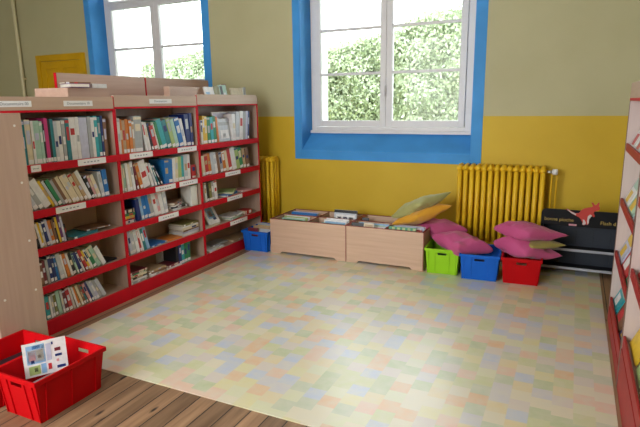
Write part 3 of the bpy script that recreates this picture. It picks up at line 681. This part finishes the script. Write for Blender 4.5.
# ================================================================== bookcases along the right wall, covers facing out
XG = .304
def right_case(y0, y1, levels, label, sign=True):
    xb = .665; root = empty('bookcase', ((XG + xb) / 2, (y0 + y1) / 2, 0), label, 'bookcase'); T = .02
    for a, b in ((y0, y0 + T), (y1 - T, y1)):
        sp = MB().box(XG + .003, xb, a, b, 0, 1.487, PALE_V, .001).build('side_panel', root); MB().box(XG, XG + .0028, a, b, 0, 1.487, mat('brown_edge', (.17, .09, .07), .5)).build('edge_strip', sp)
    MB().box(xb - .008, xb, y0 + T, y1 - T, 0, 1.487, PALE_V).build('back_panel', root)
    ia, ib = y0 + T + .0005, y1 - T - .0005
    for k, z in enumerate(levels):
        s = MB().box(XG + .017, xb - .0085, ia, ib, z - .05, z - .032, BEECH_Y).build('shelf', root)
        MB().box(XG + .004, XG + .0165, ia, ib, z - .048 if k < len(levels) - 1 else z - .07, z, RED_LIP_SHADED, .003).build('shelf_lip', s)
    zb = levels[-1] - .071
    MB().box(XG + .001, XG + .0165, ia, ib, 0, zb, RED_LIP_SHADED, .002).build('plinth', root)
    MB().box(XG - .001, xb, y0, y1, 1.4875, 1.503, RED_TRIM, .002).build('top_strip', root)
    MB().box(XG, XG + .018, y0 + .003, y1 - .003, 1.5035, 1.598, BEECH_Y, .004).build('sign_board', root)
    return root
right_case(2.985, 3.972, [1.218, .858, .50, .168], 'red and beech display bookcase at the window end of the right wall')
right_case(1.990, 2.984, [1.39, 1.03, .664, .298], 'red and beech display bookcase at right edge, nearer the camera')
GR = 'picture albums on the right display bookcase'
def album(y1, w, h, z, x, col, art, label, lean=24, t=.010):
    th = math.radians(lean); ca, sa = math.cos(th), math.sin(th)
    # cover faces -x; thickness -> -x, depth -> +y, up leaning towards +x
    R = Matrix(((-ca, 0, sa), (0, 1, 0), (sa, 0, ca))).to_4x4()
    return book(t, h, w, col, Matrix.Translation((x, y1 - w, z)) @ R, label, GR, sticker=False, art=art, name='picture_album')
lv = ['top', 'second', 'third', 'bottom']
AL = {0: [('white', 'silver', .27, .22), ('silver', 'white', .25, .2), ('cream', 'grey', .26, .22)], 1: [('white', 'mint', .25, .22), ('mint', 'white', .27, .21), ('silver', 'pink', .26, .22)],
      2: [('lavender', 'yellow', .25, .22), ('red', 'white', .26, .22), ('green', 'red', .26, .2)], 3: [('aqua', 'mint', .25, .2), ('brown', 'black', .25, .2), ('navy', 'orange', .25, .18)]}
for k, z in enumerate((1.218, .858, .50, .168)):
    y = 3.93
    for q, (c1, c2, w, h) in enumerate(AL[k]):
        oth = [c for c in ('white', 'red', 'yellow', 'navy') if c != c1][(k + q) % 3]
        album(y, w, h, z - .028, XG + .026, c1, [(.08, .92, .55, .9, c2), (.15, .6, .12, .45, oth)], '%s picture album facing out, %s from the window on %s shelf of right bookcase' % (CN[c1], ORD[q], lv[k]))
        album(y - .02, w - .04, h + .03, z - .028, XG + .058, c2, [(.1, .9, .7, .92, c1)], '%s album tucked behind the %s one, %s shelf of right bookcase, window end' % (CN[c2], CN[c1], lv[k]))
        y -= w + .045
for k, z in enumerate((1.39, 1.03, .664, .298)):
    y = 2.94
    for q, c1 in enumerate((('cream', 'blue', 'white'), ('silver', 'orange', 'navy'), ('red', 'white', 'teal'), ('yellow', 'lime', 'pink'))[k]):
        album(y, .26, .19 if k else .085, z - .028, XG + .042, c1, [(.1, .9, .5, .9, 'white' if c1 != 'white' else 'grey')], '%s picture album, %s from the divider on %s shelf of the nearer right bookcase' % (CN[c1], ORD[q], lv[k]))
        y -= .31

# ================================================================== radiators under the windows
def radiator(x0, n, label, valve):
    pitch = .0564; zt, zb = .900, .13; yc = 5.135
    root = empty('radiator', (x0 + pitch * n / 2, yc, 0), label, 'radiator')
    for k in range(n):
        x = x0 + pitch * (k + .5); m = MB()
        for dy in (-.055, 0, .055):
            m.tube([(x, yc + dy, zb + .02), (x, yc + dy, zt - .02)], .0215, YEL_RAD, 12)
        for z in (zt - .025, zb + .025):
            m.tube([(x, yc - .072, z - .012), (x, yc - .066, z + .008), (x, yc - .04, z + .022), (x, yc + .04, z + .022), (x, yc + .066, z + .008), (x, yc + .072, z - .012)], .020, YEL_RAD, 10)
            m.tube([(x - pitch * .495, yc - .04, z), (x - .014, yc - .04, z), (x + .014, yc - .04, z), (x + pitch * .495, yc - .04, z)], [.019, .026, .026, .019], YEL_RAD, 12)
        if k in (0, n - 1):
            for dy in (-.05, .05): m.tube([(x, yc + dy, 0.0), (x, yc + dy, zb + .03)], [.016, .013], YEL_RAD, 10)
        m.build('column', root)
    if valve:
        xe = x0 + pitch * n
        v = MB(); v.tube([(xe, yc - .04, zt - .03), (xe + .045, yc - .04, zt - .03)], .013, STEEL, 12); va = v.build('valve', root)
        kn = MB(); kn.tube([(xe + .046, yc - .04, zt - .03), (xe + .05, yc - .04, zt - .03), (xe + .085, yc - .04, zt - .03), (xe + .092, yc - .04, zt - .03)], [.02, .026, .027, .02], mat('white_plastic', (.80, .80, .79), .35), 16)
        kn.build('valve_knob', va)
        pp = MB()
        for dx, zz in ((.045, zt - .035), (.085, zt - .06)): pp.tube([(xe + dx, yc - .02, zz), (xe + dx, yc, zz - .05), (xe + dx, yc + .01, .02)], .009, YEL_RAD, 10)
        pp.build('supply_pipe', root)
radiator(-0.988, 14, 'mustard yellow column radiator under the right-hand window', True)
radiator(-3.80, 14, 'mustard yellow column radiator partly hidden behind the far left bookcase', False)

# ================================================================== beech browser bins
lift = []
def bin_(x0, x1, label):
    y0, y1, zt, t = 4.482, 5.03, .353, .016
    root = empty('book_bin', ((x0 + x1) / 2, (y0 + y1) / 2, 0), label, 'book bin'); lift.append(root)
    fr = MB(); i = fr.mi(BEECH_X)
    M = Matrix.Translation((0, y0, 0))
    def front(yy):
        f = MB(); f.prism([(x0, 0), (x0 + .10, 0), (x0 + .125, .022), (x1 - .125, .022), (x1 - .10, 0), (x1, 0), (x1, zt), (x0, zt)], t, BEECH_X, Matrix.Translation((0, yy, 0))); return f
    fp = front(y0).build('front_panel', root)
    front(y1 - t).build('back_panel', root)
    for a in (x0, x1 - t):
        MB().box(a, a + t, y0 + t + .0003, y1 - t - .0003, 0, zt, BEECH_Y, .001).build('side_panel', root)
    MB().box(x0 + t, x1 - t, y0 + t, y1 - t, .03, .045, BEECH_X).build('bottom_board', root)
    xm, ym = (x0 + x1) / 2, (y0 + y1) / 2
    MB().box(x0 + t + .0005, x1 - t - .0005, ym - .006, ym + .006, .0455, zt - .004, BEECH_X).build('divider', root)
    for a, b in ((y0 + t + .0005, ym - .0065), (ym + .0065, y1 - t - .0005)): MB().box(xm - .006, xm + .006, a, b, .0455, zt - .004, BEECH_Y).build('divider', root)
    # thin dark red edging along the rim and on the front corners
    e = MB(); h = .004
    e.box(x0, x1, y0, y0 + t, zt + .0003, zt + h, RED_DARK); e.box(x0, x1, y1 - t, y1, zt + .0003, zt + h, RED_DARK)
    e.box(x0, x0 + t, y0 + t, y1 - t, zt + .0003, zt + h, RED_DARK); e.box(x1 - t, x1, y0 + t, y1 - t, zt + .0003, zt + h, RED_DARK)
    e.box(xm - .006, xm + .006, y0 + t, y1 - t, zt - .0038, zt + .001, RED_DARK); e.box(x0 + t, x1 - t, ym - .006, ym + .006, zt - .0038, zt + .001, RED_DARK)
    e.box(x1 - .005, x1 + .0005, y0 - .0012, y0, .0, zt, RED_DARK)
    e.build('rim_edging', root)
bin_(-2.722, -1.888, 'beech browser bin of picture books beside the small blue crate')
bin_(-1.884, -1.138, 'beech browser bin with cushions resting on its right end')
for o in lift: o.location.z += ZM
GB = 'picture books in the browser bins'
def bin_book(x, y, w, h, z, col, art, label, lean=30, yaw=0, t=.010):
    """book standing in a bin, cover facing the camera side (-y), leaning back towards the wall; z is its lower edge"""
    th = math.radians(lean); ca, sa = math.cos(th), math.sin(th)
    R = Matrix(((0, 1, 0), (-ca, 0, sa), (sa, 0, ca))).to_4x4()      # thickness -> -y, depth -> +x, height -> up and back
    return book(t, h, w, col, Matrix.Translation((x, y, z)) @ Matrix.Rotation(math.radians(yaw), 4, 'Z') @ R, label, GB, sticker=False, art=art, name='picture_book')
# left bin: front left, front right, back left, back right compartments
for k, (c, a, h, lab) in enumerate((('green', 'mint', .24, 'green'), ('mint', 'green', .25, 'pale mint'), ('lime', 'white', .255, 'yellow-green'), ('white', 'teal', .25, 'white'))):
    bin_book(-2.69 + .01 * k, 4.535 + .034 * k, .27, h, .10 + .006 * k, c, [(.1, .9, .55, .95, a)], '%s picture book, %s from the front in left compartment of left bin' % (lab, ORD[k]), 22)
for k, (c, a) in enumerate((('maroon', 'black'), ('brown', 'maroon'))):
    bin_book(-2.415 + .02 * k + .12, 4.53 + .035 * k, .22, .24, .10, c, [(.1, .9, .5, .9, a)], '%s picture book, %s from the front beside the center divider of left bin' % (CN[c], ORD[k]), 22) if False else None
for k, (c, a, h) in enumerate((('aqua', 'teal', .25), ('white', 'skyblue', .275), ('white', 'lavender', .285), ('maroon', 'black', .20))):
    bin_book(-2.20 + .008 * k, 4.53 + .034 * k, .245, h, .10, c, [(.06, .94, .6, .94, a)], '%s picture book, %s from the front in right compartment of left bin' % (CN[c], ORD[k]), 20)
for k, (c, a) in enumerate((('blue', 'skyblue'), ('lavender', 'blue'))):
    bin_book(-2.69, 4.80 + .04 * k, .30, .27, .10, c, [(.1, .9, .5, .9, a)], '%s picture book at back left of left bin, %s from the front' % (CN[c], ORD[k]), 20)
bin_book(-2.28, 4.79, .10, .22, .10, 'tan', [(.1, .9, .5, .9, 'brown')], 'tan picture book low at back right of left bin', 20)
# right bin
bin_book(-2.160, 4.82, .245, .285, .145, 'silver', [(.0, 1, .90, 1, 'black'), (.08, .92, .35, .84, 'white'), (.14, .34, .42, .76, 'black'), (.42, .60, .42, .76, 'navy'), (.68, .86, .42, .76, 'black')], 'silver picture book with black figures standing tall at back right of left bin', 6, t=.022)
bin_book(-1.862, 4.80, .07, .27, .10, 'black', [], 'narrow black picture book at back left of right bin', 12)
for k, (c, a, h, w) in enumerate((('black', 'black', .265, .12), ('cream', 'tan', .27, .10))):
    bin_book(-1.866 + .125 * k, 4.512, w, h, .118, c, [(.1, .9, .6, .95, a)], '%s picture book at front left of right bin' % CN[c], 16)
for k, (c, a, h) in enumerate((('white', 'pink', .25), ('skyblue', 'mint', .265))):
    bin_book(-1.85 + .01 * k, 4.575 + .045 * k, .31, h, .10, c, [(.1, .9, .55, .95, a)], '%s picture book, %s of those behind the black one in right bin' % (CN[c], ORD[k]), 20)
bin_book(-1.495, 4.512, .26, .265, .115, 'green', [(.02 + .19 * q, .12 + .19 * q, .82, .97, 'lime') for q in range(5)] + [(0, 1, .70, .78, 'pink')], 'green picture book with zigzag edge at front of right bin', 18)
for k, (c, a, h) in enumerate((('red', 'pink', .25), ('lavender', 'white', .27), ('white', 'lavender', .265))):
    bin_book(-1.49 + .012 * k, 4.575 + .036 * k, .29, h, .10, c, [(.1, .9, .55, .95, a)], '%s picture book, %s behind the green zigzag one in right bin' % (CN[c], ORD[k]), 20)
for k, (c, a) in enumerate((('mint', 'olive'), ('grey', 'white'))):
    bin_book(-1.48, 4.81 + .05 * k, .27, .27, .10, c, [(.05, .95, .55, .95, a), (.2, .5, .6, .9, 'teal')], '%s picture book, %s at the back right of right bin' % (CN[c], ORD[k]), 16)

# ================================================================== plastic crates
def crate(x, y, w, d, h, colname, col, label, rot=0, name='plastic_crate', tp=.016):
    """w along x (short ends face -y/+y and carry the hand holes), d along y; (x, y) is the near left bottom corner"""
    m = mat('plastic_' + colname, col, .5, spec=.12, var=.04, vscale=5)
    root = empty(name, (x, y, ZM if -2.95 < x < .28 and 1.985 < y else 0), label, 'crate'); root.rotation_euler.z = math.radians(rot)
    t = .0035
    def P(b, nm): b.local = True; o = b.build(nm); o.parent = root; return o
    def quadbox(b, pts_in, pts_out):
        i = b.mi(m); A = [b.bm.verts.new(q) for q in pts_in]; D = [b.bm.verts.new(q) for q in pts_out]; n = len(A)
        for f in [b.bm.faces.new(A), b.bm.faces.new(D[::-1])] + [b.bm.faces.new((A[(k + 1) % n], A[k], D[k], D[(k + 1) % n])) for k in range(n)]: f.material_index = i
    b = MB()
    b.box(tp, w - tp, tp, d - tp, 0, .006, m)
    # tapered walls; the end walls are built round a hand hole
    off = lambda z: tp * (1 - z / h)
    hx0, hx1, hz0, hz1 = w * .37, w * .63, h * .76, h * .85
    for side in (0, 1):
        def Y(z, q): return (off(z) + q) if side == 0 else d - off(z) - q
        for (xa, xb, za, zb) in ((None, None, 0, hz0), (None, hx0, hz0, hz1), (hx1, None, hz0, hz1), (None, None, hz1, h)):
            L_ = lambda z: off(z) if xa is None else xa
            R_ = lambda z: w - off(z) if xb is None else xb
            pin = [(L_(za), Y(za, t), za), (R_(za), Y(za, t), za), (R_(zb), Y(zb, t), zb), (L_(zb), Y(zb, t), zb)]
            pout = [(L_(za), Y(za, 0), za), (R_(za), Y(za, 0), za), (R_(zb), Y(zb, 0), zb), (L_(zb), Y(zb, 0), zb)]
            quadbox(b, pin, pout)
        def X(z, q): return (off(z) + q) if side == 0 else w - off(z) - q
        pin = [(X(0, t), tp, 0), (X(0, t), d - tp, 0), (X(h, t), 0, h), (X(h, t), d, h)]
        pin = [(X(0, t), off(0), 0), (X(0, t), d - off(0), 0), (X(h, t), d, h), (X(h, t), 0, h)]
        pout = [(X(0, 0), off(0), 0), (X(0, 0), d - off(0), 0), (X(h, 0), d, h), (X(h, 0), 0, h)]
        quadbox(b, pin, pout)
    r = MB(); f = .009; zr0, zr1 = h - .022, h + .002
    r.box(-f, w + f, -f, -.0003, zr0, zr1, m, .002).box(-f, w + f, d + .0003, d + f, zr0, zr1, m, .002).box(-f, -.0003, 0, d, zr0, zr1, m, .002).box(w + .0003, w + f, 0, d, zr0, zr1, m, .002)
    P(r, 'rim')
    ribs = b
    for side in (0, 1):
        ya, yb = (-.004, tp * .99) if side == 0 else (d - tp * .99, d + .004)
        for xx in (w * .10, w * .29, w * .71, w * .90):
            for q in range(1):
                i = ribs.mi(m); sgn = -1 if side == 0 else 1; base = (lambda z: off(z)) if side == 0 else (lambda z: d - off(z))
                pts = []
                for z in (.004, zr0):
                    for dx in (-.003, .003): pts.append((z, dx))
                v = [[ribs.bm.verts.new((xx + dx, base(z) + sgn * e, z)) for (z, dx) in ((.004, -.003), (.004, .003), (zr0, .003), (zr0, -.003))] for e in (.0002, .006)]
                for fc in [v[0], v[1][::-1]] + [[v[0][(k + 1) % 4], v[0][k], v[1][k], v[1][(k + 1) % 4]] for k in range(4)]: ribs.bm.faces.new(fc).material_index = i
        # raised frame round the hand hole
    for side in (0, 1):
        for yy in (d * .14, d * .5, d * .86):
            i = ribs.mi(m); sgn = -1 if side == 0 else 1; base = (lambda z: off(z)) if side == 0 else (lambda z: w - off(z))
            v = [[ribs.bm.verts.new((base(z) + sgn * e, yy + dy, z)) for (z, dy) in ((.004, -.003), (.004, .003), (zr0, .003), (zr0, -.003))] for e in (.0002, .0055)]
            for fc in [v[0], v[1][::-1]] + [[v[0][(k + 1) % 4], v[0][k], v[1][k], v[1][(k + 1) % 4]] for k in range(4)]: ribs.bm.faces.new(fc).material_index = i
    P(b, 'shell')
    return root
CR, CB, CG = (.47, .002, .005), (.012, .12, .56), (.30, .62, .02)
crate(-2.492, 1.444, .302, .407, .235, 'red', CR, 'red plastic crate with an open magazine standing in it, on the floorboards', 0, tp=.028)
crate(-2.797, 1.440, .290, .378, .235, 'red', CR, 'red plastic crate cut by the left edge of the photo', 0, tp=.028)
crate(-1.112, 4.447, .290, .385, .228, 'green', CG, 'lime green plastic crate under the pink cushions', 4)
crate(-.800, 4.405, .315, .385, .222, 'blue', CB, 'blue plastic crate between the green and the red crates', 4)
crate(-.462, 4.432, .300, .385, .222, 'red', CR, 'red plastic crate carrying a stack of cushions', 3)
crate(-3.045, 4.452, .300, .385, .215, 'blue', CB, 'blue plastic crate of books at the foot of far left bookcase', 0)
# magazines in the red crates
def sheet_book(p0, p1, z0, h, lean, col, art, label, cat='magazine', name='magazine'):
    """thin upright magazine from p0 to p1 (seen from the right side of that line), leaning away by lean degrees"""
    p0, p1 = Vector((*p0, z0)), Vector((*p1, z0)); w = (p1 - p0).length; ex = (p1 - p0).normalized(); nrm = Vector((ex.y, -ex.x, 0))
    th = math.radians(lean); ez = Vector((0, 0, 1)) * math.cos(th) - nrm * math.sin(th); nn = ex.cross(ez)
    M = Matrix(((nn.x, -ex.x, ez.x, p1.x), (nn.y, -ex.y, ez.y, p1.y), (nn.z, -ex.z, ez.z, p1.z), (0, 0, 0, 1)))
    o = book(.004, h, w, col, M, label, None, name=name, sticker=False, art=art); o['category'] = cat; return o
art = [(.08, .50, .38, .93, 'skyblue'), (.10, .48, .42, .80, 'silver'), (.13, .28, .48, .78, 'pink'), (.30, .46, .46, .78, 'cream'), (.16, .24, .40, .50, 'navy'), (.33, .41, .52, .62, 'brown'), (.22, .40, .82, .91, 'blue'), (.42, .50, .80, .92, 'navy'),
       (.10, .36, .06, .32, 'lime'), (.22, .30, .14, .26, 'black'), (.38, .50, .05, .34, 'skyblue'), (.54, .62, .12, .3, 'red'), (.53, .64, .40, .9, 'lavender'), (.72, .86, .62, .72, 'maroon'), (.72, .88, .46, .53, 'navy'), (.74, .80, .30, .38, 'pink'), (.74, .94, .10, .18, 'navy'), (.66, .70, .84, .92, 'navy')]
sheet_book((-2.452, 1.573), (-2.349, 1.748), .130, .185, 1, 'white', art, 'white picture magazine standing open side out in the right-hand red crate')
flat_book(-2.345, 1.66, .008, .30, .21, .02, 'grey', 3, 'grey magazine lying at the bottom of the right-hand red crate', 'magazines in the red crates')
flat_book(-2.335, 1.650, .029, .29, .20, .075, 'silver', -2, 'thick pile of grey paper lying in the right-hand red crate', 'magazines in the red crates')
flat_book(-2.65, 1.655, .008, .30, .21, .10, 'grey', 2, 'grey catalogue lying in the left-edge red crate', 'magazines in the red crates')
flat_book(-2.655, 1.655, .109, .27, .19, .03, 'black', -3, 'black book lying on the grey catalogue in the left-edge red crate', 'magazines in the red crates')
# books in the small blue crate by the bookcase
GC = 'books in the blue crate by the far left bookcase'
for k, (c, yy, h) in enumerate((('maroon', 4.50, .225), ('silver', 4.535, .215), ('tan', 4.57, .235), ('white', 4.61, .215), ('yellow', 4.65, .22), ('grey', 4.69, .235), ('skyblue', 4.73, .225))):
    w = (.12, .15, .2, .24, .22, .25, .24)[k]
    x0 = (-3.02, -2.90, -3.0, -3.02, -3.0, -3.02, -3.01)[k]
    th = math.radians(10); ca, sa = math.cos(th), math.sin(th)
    R = Matrix(((0, 1, 0), (-ca, 0, sa), (sa, 0, ca))).to_4x4()
    book(.014, h, w, c, Matrix.Translation((x0, yy, .008)) @ R, '%s book, %s from the front in blue crate by far left bookcase' % (CN[c], ORD[k]), GC, sticker=False)
# things in the green and blue crates
for (x, y, cc, nm) in ((-1.09, 4.50, 'teal', 'green'), (-.76, 4.47, 'navy', 'blue'), (-.42, 4.49, 'cream', 'red')):
    flat_book(x + .115, y + .15, .008, .28, .2, .12, cc, 4, '%s album pile lying in the %s crate by the radiator' % (CN[cc], nm), 'albums in the crates by the radiator')

# ================================================================== cushions
def fabric(name, c1, c2, scale=3.0):
    m = bpy.data.materials.new(name); m.use_nodes = True; nt = m.node_tree; N = nt.nodes; L = nt.links; p = N['Principled BSDF']
    tc = N.new('ShaderNodeTexCoord'); n = N.new('ShaderNodeTexNoise'); n.inputs['Scale'].default_value = scale; n.inputs['Detail'].default_value = 3; L.new(tc.outputs['Object'], n.inputs['Vector'])
    r = N.new('ShaderNodeValToRGB'); e = r.color_ramp.elements; e[0].position = .35; e[1].position = .65; e[0].color = (*c1, 1); e[1].color = (*c2, 1)
    L.new(n.outputs['Fac'], r.inputs['Fac']); L.new(r.outputs['Color'], p.inputs['Base Color'])
    p.inputs['Roughness'].default_value = .75; p.inputs['Sheen Weight'].default_value = .25
    w = N.new('ShaderNodeTexNoise'); w.inputs['Scale'].default_value = 26; w.inputs['Detail'].default_value = 2; L.new(tc.outputs['Object'], w.inputs['Vector'])
    b = N.new('ShaderNodeBump'); b.inputs['Strength'].default_value = .25; b.inputs['Distance'].default_value = .01; L.new(w.outputs['Fac'], b.inputs['Height']); L.new(b.outputs['Normal'], p.inputs['Normal'])
    return m
F_PINK = fabric('pink_cotton', (.46, .055, .19), (.56, .085, .25)); F_OLIVE = fabric('olive_cotton', (.28, .24, .045), (.36, .31, .07)); F_ORANGE = fabric('orange_cotton', (.66, .30, .012), (.76, .38, .025)); F_SAGE = fabric('sage_cotton', (.30, .30, .095), (.38, .37, .14))
def cushion(A, Bv, depth, thick, fab, label, tilt=0.0, full=.78, seed=1, bend=0.0, turn=45.0, skew=0.0):
    """square cushion: A and B are its left and right tips; turn is how far it is turned from facing us"""
    A, Bv = Vector(A), Vector(Bv); Lx = (Bv - A).length; ex = (Bv - A).normalized()
    ey = Vector((0, 1, 0)); ey = (ey - ex * ey.dot(ex)).normalized(); ey = (Matrix.Rotation(tilt, 3, ex) @ ey); ez = ex.cross(ey)
    n = 32; mb = MB(); i = mb.mi(fab); g = {}; cen = (A + Bv) / 2; ca, sa = math.cos(math.radians(turn)), math.sin(math.radians(turn)); k = abs(ca) + abs(sa)
    for side in (1, -1):
        for a in range(n + 1):
            for b in range(n + 1):
                u, v = 2 * a / n - 1, 2 * b / n - 1
                if side == -1 and (abs(u) == 1 or abs(v) == 1): g[(side, a, b)] = g[(1, a, b)]; continue
                pu = u * (1 - .09 * (1 - v * v) * abs(u) ** 3); pv = v * (1 - .09 * (1 - u * u) * abs(v) ** 3)   # corners stick out
                hgt = (max(0, 1 - u ** 2) ** .5 * max(0, 1 - v ** 2) ** .5) ** full
                q = Vector((u * 1.7, v * 1.7, seed * 7.3 + side))
                wr = noise.noise(q) * .22 + noise.noise(q * 2.6) * .14
                edge = max(abs(u), abs(v)); hgt *= 1 - skew * (u * ca + v * sa) / k
                z = side * thick / 2 * hgt * (1 + wr) + bend * (u * u + v * v - .7) * thick + .12 * thick * noise.noise(Vector((u * 1.3, v * 1.3, seed)))
                z += .06 * thick * math.sin(8 * math.atan2(v, u) + seed) * edge ** 3 * hgt
                p = cen + ex * ((pu * ca + pv * sa) / k * Lx / 2) + ey * ((-pu * sa + pv * ca) / k * depth / 2) + ez * z
                g[(side, a, b)] = mb.bm.verts.new(p)
        for a in range(n):
            for b in range(n):
                q = [g[(side, a, b)], g[(side, a + 1, b)], g[(side, a + 1, b + 1)], g[(side, a, b + 1)]]
                f = mb.bm.faces.new(q if side == 1 else q[::-1]); f.material_index = i; f.smooth = True
    return tag(mb.build('cushion', origin=tuple(cen)), label, 'cushion', None)
def P_(px, py, y): return at(px, py, 1, y)
cushion(P_(431, 236.5, 4.63), P_(494, 251, 4.60), .46, .18, F_PINK, 'pink cushion lying on the blue and green crates in front of the radiator', tilt=-.05, seed=2, turn=40)
cushion(P_(403, 226, 4.84), P_(469, 231, 4.90), .42, .16, F_PINK, 'pink cushion wedged under the orange cushion beside the radiator', tilt=.0, seed=3, turn=42)
cushion(P_(391.5, 224.5, 4.70), P_(452, 205, 4.74), .40, .13, F_ORANGE, 'orange cushion resting on the right end of the browser bins', tilt=-.10, full=.9, seed=4, turn=42)
cushion(P_(391.5, 217.5, 4.70), P_(451, 192, 4.74), .38, .125, F_SAGE, 'sage green cushion on top of the orange one', tilt=-.13, seed=5, turn=34, full=.85, skew=.25)
cushion(P_(492.5, 241, 4.62), P_(563, 257, 4.62), .44, .15, F_PINK, 'pink cushion at the bottom of the stack on the red crate', tilt=-.05, seed=6, turn=42, skew=.5)
cushion(P_(504, 238, 4.66), P_(567, 246, 4.66), .42, .09, F_OLIVE, 'olive cushion between two pink ones on the red crate', tilt=.0, seed=7, full=1.0)
cushion(P_(492.5, 227.5, 4.66), P_(569, 236.5, 4.66), .44, .145, F_PINK, 'pink cushion on top of the stack on the red crate', tilt=-.05, seed=8, turn=43, skew=.4)

# ================================================================== black display rack with kangaroo against the wall
def rack():
    x0, x1, yf, yb = -.207, .64, 4.88, 5.05
    root = empty('display_rack', ((x0 + x1) / 2, (yf + yb) / 2, 0), 'low black display rack with a red kangaroo on its header, at the wall', 'display rack')
    for a in (x0, x1 - .018): MB().box(a, a + .018, yf, yb, .0, .50, BLACK_P, .003).build('side_panel', root)
    b = MB(); xs = [x0 + .018 + (x1 - x0 - .036) * k / 6 for k in range(7)]
    for k in range(6): b.box(xs[k] + .001, xs[k + 1] - .001, yb - .02 - .002 * (k % 2), yb - .01, .05, .44, BLUEGREY)
    b.box(x0 + .018, x1 - .018, yb - .0095, yb, .03, .44, BLACK_P)
    b.build('back_panel', root)
    for z in (.235, .070):
        s = MB().box(x0 + .0185, x1 - .0185, yf + .012, yb - .026, z - .018, z - .004, BLACK_P).build('shelf', root)
        MB().box(x0 + .0185, x1 - .0185, yf, yf + .0115, z - .020, z + .002, GREYEDGE, .002).build('shelf_edge', s)
    hd = MB(); r = .04; zt, zb = .578, .438
    pr = [(x0, zb), (x1, zb), (x1, zt)] + [(x0 + r - r * math.sin(a), zt - r + r * math.cos(a)) for a in [PI / 2 * q / 6 for q in range(7)]]
    hd.prism(pr, .015, BLACK_P, Matrix.Translation((0, yf - .0005, 0)))
    hd.text('bonne pioche', .042, GOLD_INK, Matrix.Translation((-.065, yf - .0015, .490)))
    hd.text('Flash d', .042, GOLD_INK, Matrix.Translation((.31, yf - .0015, .482)))
    ho = hd.build('header_board', root)
    # kangaroo cut-out: tail to the left, head to the right
    def kp(u, v): p = at(540 + u / 5.02, 195 + v / 5.02, 1, yf - .012); return (p.x, p.z)
    KR = mat('kangaroo_red', (.52, .045, .035), .4); KW = mat('kangaroo_white', (.62, .56, .56), .5)
    body = [(133, 68), (146, 74), (160, 84), (178, 92), (196, 92), (206, 78), (222, 68), (242, 64), (256, 62), (266, 58), (262, 48), (258, 38), (268, 40), (276, 52), (284, 50), (294, 38), (300, 42), (296, 56), (302, 66), (298, 76), (284, 80), (272, 84), (270, 96), (276, 106), (270, 112), (258, 104),
            (252, 112), (246, 122), (246, 140), (240, 150), (228, 148), (222, 152), (212, 148), (214, 138), (206, 124), (196, 112), (180, 104), (160, 94), (144, 80), (132, 74)]
    k = MB(); k.prism([kp(*q) for q in body], .010, KR, Matrix.Translation((0, yf - .012, 0)))
    ko = k.build('kangaroo_cutout', ho)
    w = MB(); w.prism([kp(*q) for q in [(214, 122), (224, 126), (230, 138), (228, 147), (218, 150), (212, 146), (216, 136)]], .002, KW, Matrix.Translation((0, yf - .0142, 0)))
    w.prism([kp(*q) for q in [(240, 108), (252, 98), (262, 104), (254, 112), (246, 124), (244, 142), (238, 148), (236, 132)]], .002, KW, Matrix.Translation((0, yf - .0142, 0)))
    w.prism([kp(*q) for q in [(136, 69), (160, 85), (182, 95), (180, 102), (160, 92), (140, 77)]], .002, KW, Matrix.Translation((0, yf - .0142, 0)))
    ho.name = 'header_board'
    w.build('kangaroo_belly', ho)
    pk = MB().box(.015, .075, yf - .003, yf - .001, .443, .458, mat('pink_print', (.6, .3, .36), .5)); pk.build('pink_mark', ho)
rack()

# ================================================================== added ceiling lamps (unseen, put in to brighten the room)
for k, (x, y) in enumerate(FILL_LAMPS):
    root = empty('added_fill_lamp', (x, y, ZC), 'unseen fill lamp added under the ceiling, ' + ('nearest the right-hand window', 'above the camera', 'over the middle of the room')[k], 'ceiling lamp', 'added fill lamps')
    MB().box(x - .7, x + .7, y - .09, y + .09, ZC - .40, ZC - .36, WIN_WHITE, .006).build('housing', root)
    MB().box(x - .68, x + .68, y - .08, y + .08, ZC - .425, ZC - .401, mat('fill_diffuser', (.9, .9, .88), .5, emit=((1.0, .95, .88), FILL_STRENGTH))).build('diffuser', root)
    st = MB(); 
    for dx in (-.5, .5): st.tube([(x + dx, y, ZC - .36), (x + dx, y, ZC)], .006, STEEL, 8)
    st.build('suspension_rod', root)
